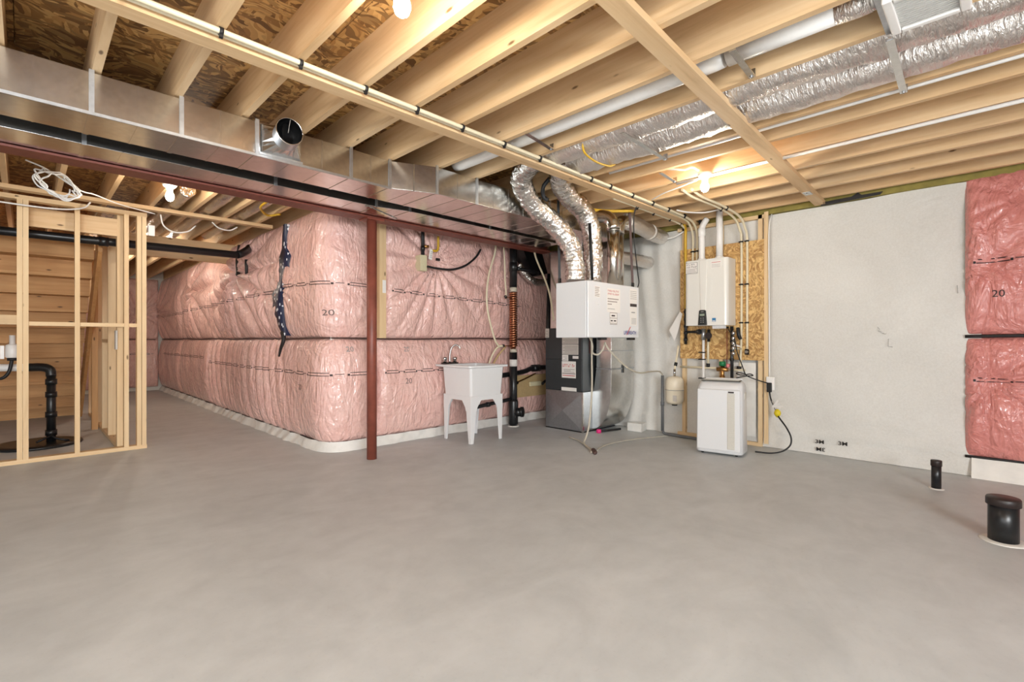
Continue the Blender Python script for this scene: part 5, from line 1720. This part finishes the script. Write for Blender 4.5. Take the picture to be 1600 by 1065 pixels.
MB().tube(smooth_path([(3.41, 4.63, 2.36), (3.41, 4.63, 2.24), (3.40, 4.63, 2.20), (3.37, 4.63, 2.185), (3.32, 4.63, 2.185)], 5), 0.014, 10).build('pipe', 'gas_yellow', yg)
MB().tube(smooth_path([(3.25, 4.62, 1.99), (3.40, 4.61, 1.98), (3.60, 4.60, 1.99), (3.80, 4.60, 2.06), (3.97, 4.61, 2.18), (4.06, 4.62, 2.29)], 6), 0.013, 10).build(
    'black_cable', 'black_rubber', loc=(3.6, 4.6, 1.97), label='thick black cable curving over the pink blanket from the valve box to the beam', cat='cable')
MB().box(3.44, 3.49, 4.70, 4.72, 2.09, 2.12).build('nail_block', 'seam_black', loc=(3.46, 4.71, 2.09), label='small black fastener where the pink folds gather', cat='fastener')
# wooden edge stud between the two upper blankets, with white paper
es = thing('edge_stud', 'bare wooden stud edge between two pink blankets beside the red column', 'stud', (2.74, 4.75, ZM + 0.2))
MB().box(2.70, 2.78, 4.72, 4.82, 1.17, 2.52).build('stud', 'stud_z', es)
MB().box(2.735, 2.775, 4.715, 4.722, 1.66, 1.80).build('paper_patch', 'paper', es)

# ================================================================== STUD PARTITION
pt = thing('wall_partition', 'open wooden stud partition', None, (0.3, 6.46, 0), kind='structure')
Y0, Y1 = 6.415, 6.505
MB().box(-1.6, 0.915, Y0, Y1, 0, 0.038).build('bottom_plate', 'stud_x', pt)
MB().box(-0.07, 0.915, Y0, Y1, 2.455, 2.497).build('top_plate', 'stud_x', pt)
for x0 in (-0.058, -0.018, 0.342, 0.724, 0.83, 0.872):
    MB().box(x0, x0 + 0.038, Y0, Y1, 0.038, 2.455).build('stud', 'stud_z', pt)
for (a, b) in ((0.022, 0.342), (0.382, 0.724), (0.764, 0.83)):
    MB().box(a, b, Y0 + 0.01, Y1, 1.285, 1.323).build('blocking', 'stud_x', pt)
MB().box(-1.6, -0.058, Y0 + 0.3, Y1 + 0.3, 1.30, 1.39).build('blocking', 'stud_x', pt)
MB().box(-1.6, -0.07, Y0, Y1, 2.455, 2.497).build('top_plate', 'stud_x', pt)
# header boards just behind the top
MB().box(0.02, 0.72, Y1 + 0.05, Y1 + 0.09, 2.24, 2.42).build('header', 'wood_x', pt)
# return wall running away from us
p2_ = thing('wall_closet', 'stud wall running back from the partition', None, (0.74, 7.6, 0), kind='structure')
MB().box(0.68, 0.77, 6.55, 9.9, 0, 0.038).build('bottom_plate', 'stud_y', p2_)
MB().box(0.68, 0.77, 6.55, 9.9, 2.455, 2.50).build('top_plate', 'stud_y', p2_)
for y0 in (6.55, 6.60, 7.35, 7.97, 8.6, 9.2, 9.8):
    MB().box(0.68, 0.77, y0, y0 + 0.04, 0.038, 2.455).build('stud', 'stud_z', p2_)
MB().box(0.68, 0.77, 7.39, 7.97, 1.12, 1.16).build('blocking', 'stud_y', p2_)
MB().box(0.665, 0.68, 6.52, 6.62, 1.05, 1.25).build('paper_patch', 'paper_grey', p2_)
MB().box(0.60, 0.66, 8.20, 8.30, 0.0, 2.3).build('post', 'stair_wood_z', loc=(0.63, 8.25, 0), label='orange brown wooden post beside the stair end', cat='post')

# dropped wood beam deeper in the room
MB().box(0.80, XP - 0.02, 7.92, 8.0, 2.26, 2.536).build('header_beam', 'wood_x', loc=(1.5, 7.95, 2.26), label='deep wooden header beam under the joists at the end of the pink wall run', cat='beam')

# stairs seen from below
stp = thing('staircase', 'wooden staircase seen from underneath behind the stud partition', 'stairs', (-0.1, 8.5, 0))
RISE, RUN, YB = 0.19, 0.252, 10.05
rs_ = MB().box(-1.15, 0.55, -0.012, 0.012, 0, RISE)
tr_ = MB().box(-1.15, 0.55, -0.03, RUN, RISE - 0.03, RISE)
fr_, ft_ = None, None
for k in range(12):
    oy, oz = YB - RUN * k, RISE * k
    if fr_ is None:
        fr_ = rs_.build('riser', 'stair_wood_x', stp, local=True)
        ft_ = tr_.build('tread', 'stair_wood_x', stp, local=True)
        r1_, t1_ = fr_, ft_
    else:
        r1_, t1_ = copy_part(fr_, stp), copy_part(ft_, stp)
    r1_.location = (0.1, oy - 8.5 + 0.0, oz)
    t1_.location = (0.1, oy - 8.5 - RUN + 0.01, oz)
for x_ in (-1.17, 0.565):
    MB().prism([(YB + 0.05, 0), (YB + 0.05, 0.12), (YB - RUN * 12, RISE * 12 + 0.12), (YB - RUN * 12 - 0.02, RISE * 12 - 0.16), (YB - 0.32, 0)], 'x', x_, x_ + 0.035).build('stringer', 'stair_wood_y', stp)

# black drain line across
dl = thing('drain_pipe', 'long black drain pipe crossing behind the partition below the header', 'pipe', (0.8, 6.75, 2.2))
MB().tube([(-2.0, 6.76, 2.185), (0.5, 6.755, 2.20), (1.88, 6.75, 2.215)], 0.043, 16).build('pipe', 'black_abs', dl)
MB().tube([(1.87, 6.75, 2.215), (1.93, 6.79, 2.24), (2.06, 6.95, 2.33), (2.10, 7.02, 2.37)], 0.048, 16).build('elbow', 'black_abs', dl)
MB().lathe([(0.05, 0), (0.05, 0.08)], (0.55, 6.755, 2.20), n=16, axis='x').build('coupling', 'black_abs', dl)
MB().tube([(2.04, 6.95, 2.20), (2.045, 6.96, 2.05), (2.06, 7.0, 1.98)], 0.02, 8).build('clip_strap', 'seam_black', dl)
MB().cyl((-0.245, 6.30, 1.6), (-0.245, 6.30, 2.48), 0.03, 12).build('vent_riser', 'black_abs', loc=(-0.245, 6.3, 1.6), label='black vertical pipe just beyond the end of the double stud', cat='pipe')

# sump lid with discharge pipe
sp = thing('sump_pit', 'round black sump lid on the floor with upright discharge pipe behind the studs', 'sump pump', (0.12, 7.45, 0))
MB().lathe([(0.36, 0.0), (0.37, 0.012), (0.36, 0.03), (0.30, 0.036), (0.28, 0.034)], (0.10, 7.43, 0.0), n=36).build('lid', 'black_abs', sp)
MB().cyl((0.20, 7.40, 0.03), (0.20, 7.40, 0.78), 0.040, 16).build('discharge_pipe', 'black_abs', sp)
for z_ in (0.10, 0.30, 0.52, 0.66):
    MB().lathe([(0.05, 0), (0.05, 0.06)], (0.20, 7.40, z_), n=14).build('coupling', 'black_abs', sp)
MB().tube(smooth_path([(0.20, 7.40, 0.75), (0.19, 7.41, 0.82), (0.13, 7.44, 0.85), (0.02, 7.50, 0.85)], 5), 0.045, 14).build('elbow', 'black_abs', sp)
MB().tube([(0.02, 7.50, 0.85), (-0.45, 7.75, 0.85)], 0.04, 14).build('outlet_pipe', 'pvc_white', sp)
MB().tube(smooth_path([(0.20, 7.36, 0.10), (0.24, 7.32, 0.07), (0.30, 7.30, 0.05), (0.34, 7.32, 0.04)], 4), 0.012, 8).build('power_cable', 'black_rubber', sp)
MB().tube(smooth_path([(0.20, 7.36, 0.10), (0.14, 7.30, 0.08), (0.08, 7.30, 0.05)], 4), 0.012, 8).build('power_cable', 'black_rubber', sp)
MB().tube(smooth_path([(-0.5, 7.60, 0.86), (-0.35, 7.5, 0.78), (-0.2, 7.44, 0.74), (-0.13, 7.42, 0.80), (-0.10, 7.42, 0.95)], 5), 0.016, 8).build('float_cable', 'black_rubber', loc=(-0.2, 7.45, 0.7),
          label='black float cable hanging by the sump outlet pipe', cat='cable')
al = thing('sump_alarm', 'white sump alarm unit hanging above the black cable behind the studs', 'alarm', (-0.1, 7.42, 0.95))
MB().lathe([(0.045, 0), (0.055, 0.012), (0.055, 0.13), (0.045, 0.14), (0.024, 0.15), (0.024, 0.24)], (-0.10, 7.42, 0.96), n=18).build('body', 'white_plastic', al)
MB().lathe([(0.04, 0), (0.04, 0.03)], (-0.10, 7.42, 0.93), n=14).build('base', 'black_rubber', al)
MB().box(-0.19, -0.16, 7.42, 7.47, 0.95, 1.09).build('side_bracket', 'white_plastic', al)

# white cable coil and lines on the ceiling by the partition
cc_ = thing('cable_coil', 'coil of white cable hanging below the joists above the partition', 'cable', (0.35, 5.2, 2.4))
random.seed(5)
for k in range(5):
    pts = []
    for j in range(17):
        a = 2 * PI * j / 16
        rx, rz = 0.115 + 0.03 * random.uniform(-1, 1), 0.085 + 0.02 * random.uniform(-1, 1)
        pts.append((0.17 + 0.02 * random.uniform(-1, 1) * (j % 2) * 0.3 + rx * math.cos(a) + 0.01 * k, 5.35 - 0.015 * k + 0.02 * math.sin(a * 2), 2.405 - 0.008 * k + rz * math.sin(a) - 0.34 * rx * math.cos(a)))
    MB().tube(smooth_path(pts, 3), 0.006, 6).build('loop', 'wire_white', cc_)
MB().tube(smooth_path([(0.00, 5.35, 2.55), (0.12, 5.33, 2.50), (0.31, 5.35, 2.385), (0.42, 5.5, 2.40), (0.60, 5.8, 2.42), (0.78, 6.1, 2.46), (0.95, 6.2, 2.46)], 6), 0.006, 6).build('tail', 'wire_white', cc_)
for i, (pts, lb_) in enumerate(((((1.02, 6.33, 2.49), (1.05, 6.35, 2.38), (1.15, 6.38, 2.33), (1.28, 6.4, 2.36), (1.36, 6.42, 2.44)), 'white cable loop sagging below the board beside the partition top'),
                                (((1.50, 6.33, 2.49), (1.58, 6.36, 2.44), (1.70, 6.4, 2.44), (1.78, 6.4, 2.49)), 'shallow white cable loop below the board near the pink wall'),
                                (((-0.5, 6.35, 2.40), (0.0, 6.34, 2.39), (0.25, 6.33, 2.40), (0.4, 6.32, 2.44), (0.45, 6.3, 2.50)), 'grey white cable strung across the head of the partition'))):
    MB().tube(smooth_path(list(pts), 6), 0.008, 6).build('cable', 'wire_white', loc=pts[0], label=lb_, cat='cable')
MB().box(0.93, 0.985, 6.43, 6.47, 2.27, 2.38).build('junction_box', 'white_plastic', loc=(0.95, 6.45, 2.27), label='small white box on the end stud of the partition', cat='box')

# silver ducts deeper in the ceiling
for i, (x_, y0, y1, lb_) in enumerate(((1.43, 5.0, 9.5, 'silver flexible duct between the joists beyond the steel beam'), (1.78, 5.3, 7.8, 'shorter silver flexible duct near the pink side wall'), (1.12, 5.6, 12.0, 'silver round duct in the joist bay beyond the lamp by the partition'))):
    f_ = thing('flex_duct', lb_, 'duct', (x_, y0, 2.55))
    flex(f_, 'wrap', dens((x_, y0, 2.62), (x_, y1, 2.62), 0.35) + [(x_, y1, 2.62)], 0.07, 'foil', 30 + i, 5, 0.1)
MB().tube(smooth_path([(1.60, 4.7, 2.52), (1.66, 5.0, 2.50), (1.72, 5.4, 2.52), (1.85, 5.6, 2.50), (1.95, 5.5, 2.51)], 6), 0.012, 8).build('gas_line', 'gas_yellow', loc=(1.7, 5.2, 2.5),
          label='yellow gas line looping under the joists near the pink corner', cat='pipe')
MB().tube(smooth_path([(4.50, 2.70, 2.50), (4.3, 2.9, 2.50), (4.05, 3.0, 2.50), (3.85, 3.0, 2.51)], 6), 0.015, 8).build('gas_line', 'gas_yellow', loc=(4.2, 2.9, 2.5),
          label='yellow gas line under the joists behind the foil ducts', cat='pipe')

# ================================================================== FLOOR PIPES
for (x_, y_, r_, h_, lb_) in ((4.985, 0.34, 0.031, 0.22, 'thin black capped rough-in pipe standing on the floor near the white wall'), (3.957, -0.02, 0.066, 0.25, 'thick black capped rough-in pipe standing on the floor')):
    c_ = thing('floor_pipe', lb_, 'pipe', (x_, y_, 0))
    MB().cyl((x_, y_, 0), (x_, y_, h_ * 0.9), r_, 24).build('pipe', 'black_abs', c_)
    MB().lathe([(r_ * 1.02, -0.045), (r_ * 1.14, -0.043), (r_ * 1.14, -0.006), (r_ * 1.08, 0.0), (0.001, 0.001)], (x_, y_, h_), n=24, cap=False).build('cap', 'black_cap', c_)
    MB().lathe([(r_ * 1.6, 0.0), (r_ * 1.5, 0.004), (r_, 0.006)], (x_, y_, 0.0), n=24).build('floor_patch', 'plaster', c_)

# ================================================================== LAMPS
def lamp(x_, y_, zt, label):
    l_ = thing('ceiling_lamp', label, 'lamp', (x_, y_, zt))
    MB().lathe([(0.055, 0.0), (0.058, -0.012), (0.045, -0.03), (0.026, -0.045), (0.022, -0.06)], (x_, y_, zt), n=20).build('holder', 'white_plastic', l_)
    MB().lathe([(0.013, -0.055), (0.020, -0.075), (0.031, -0.10), (0.033, -0.12), (0.026, -0.142), (0.012, -0.153), (0.001, -0.155)], (x_, y_, zt), n=18, cap=False).build('bulb', 'bulb_light', l_)


lamp(1.01, 1.60, 2.53, 'bare bulb in a white holder under the joist nearest the clipped water pipes')
lamp(3.98, 1.72, 2.53, 'bare bulb in a white holder under the joists near the water heater')
lamp(0.90, 5.17, 2.53, 'bare bulb in a white holder beyond the steel beam by the partition')
lamp(0.90, 10.4, 2.53, 'added bare bulb in a white holder deep in the far room')  # extra bulb added to light the far room
lamp(1.35, 8.7, 2.53, 'bare bulb in a white holder just beyond the deep wooden header beam')
lamp(-0.9, 8.6, 2.53, 'added bare bulb in a white holder over the stairs')  # extra bulb added out of view above the stairs, for more light
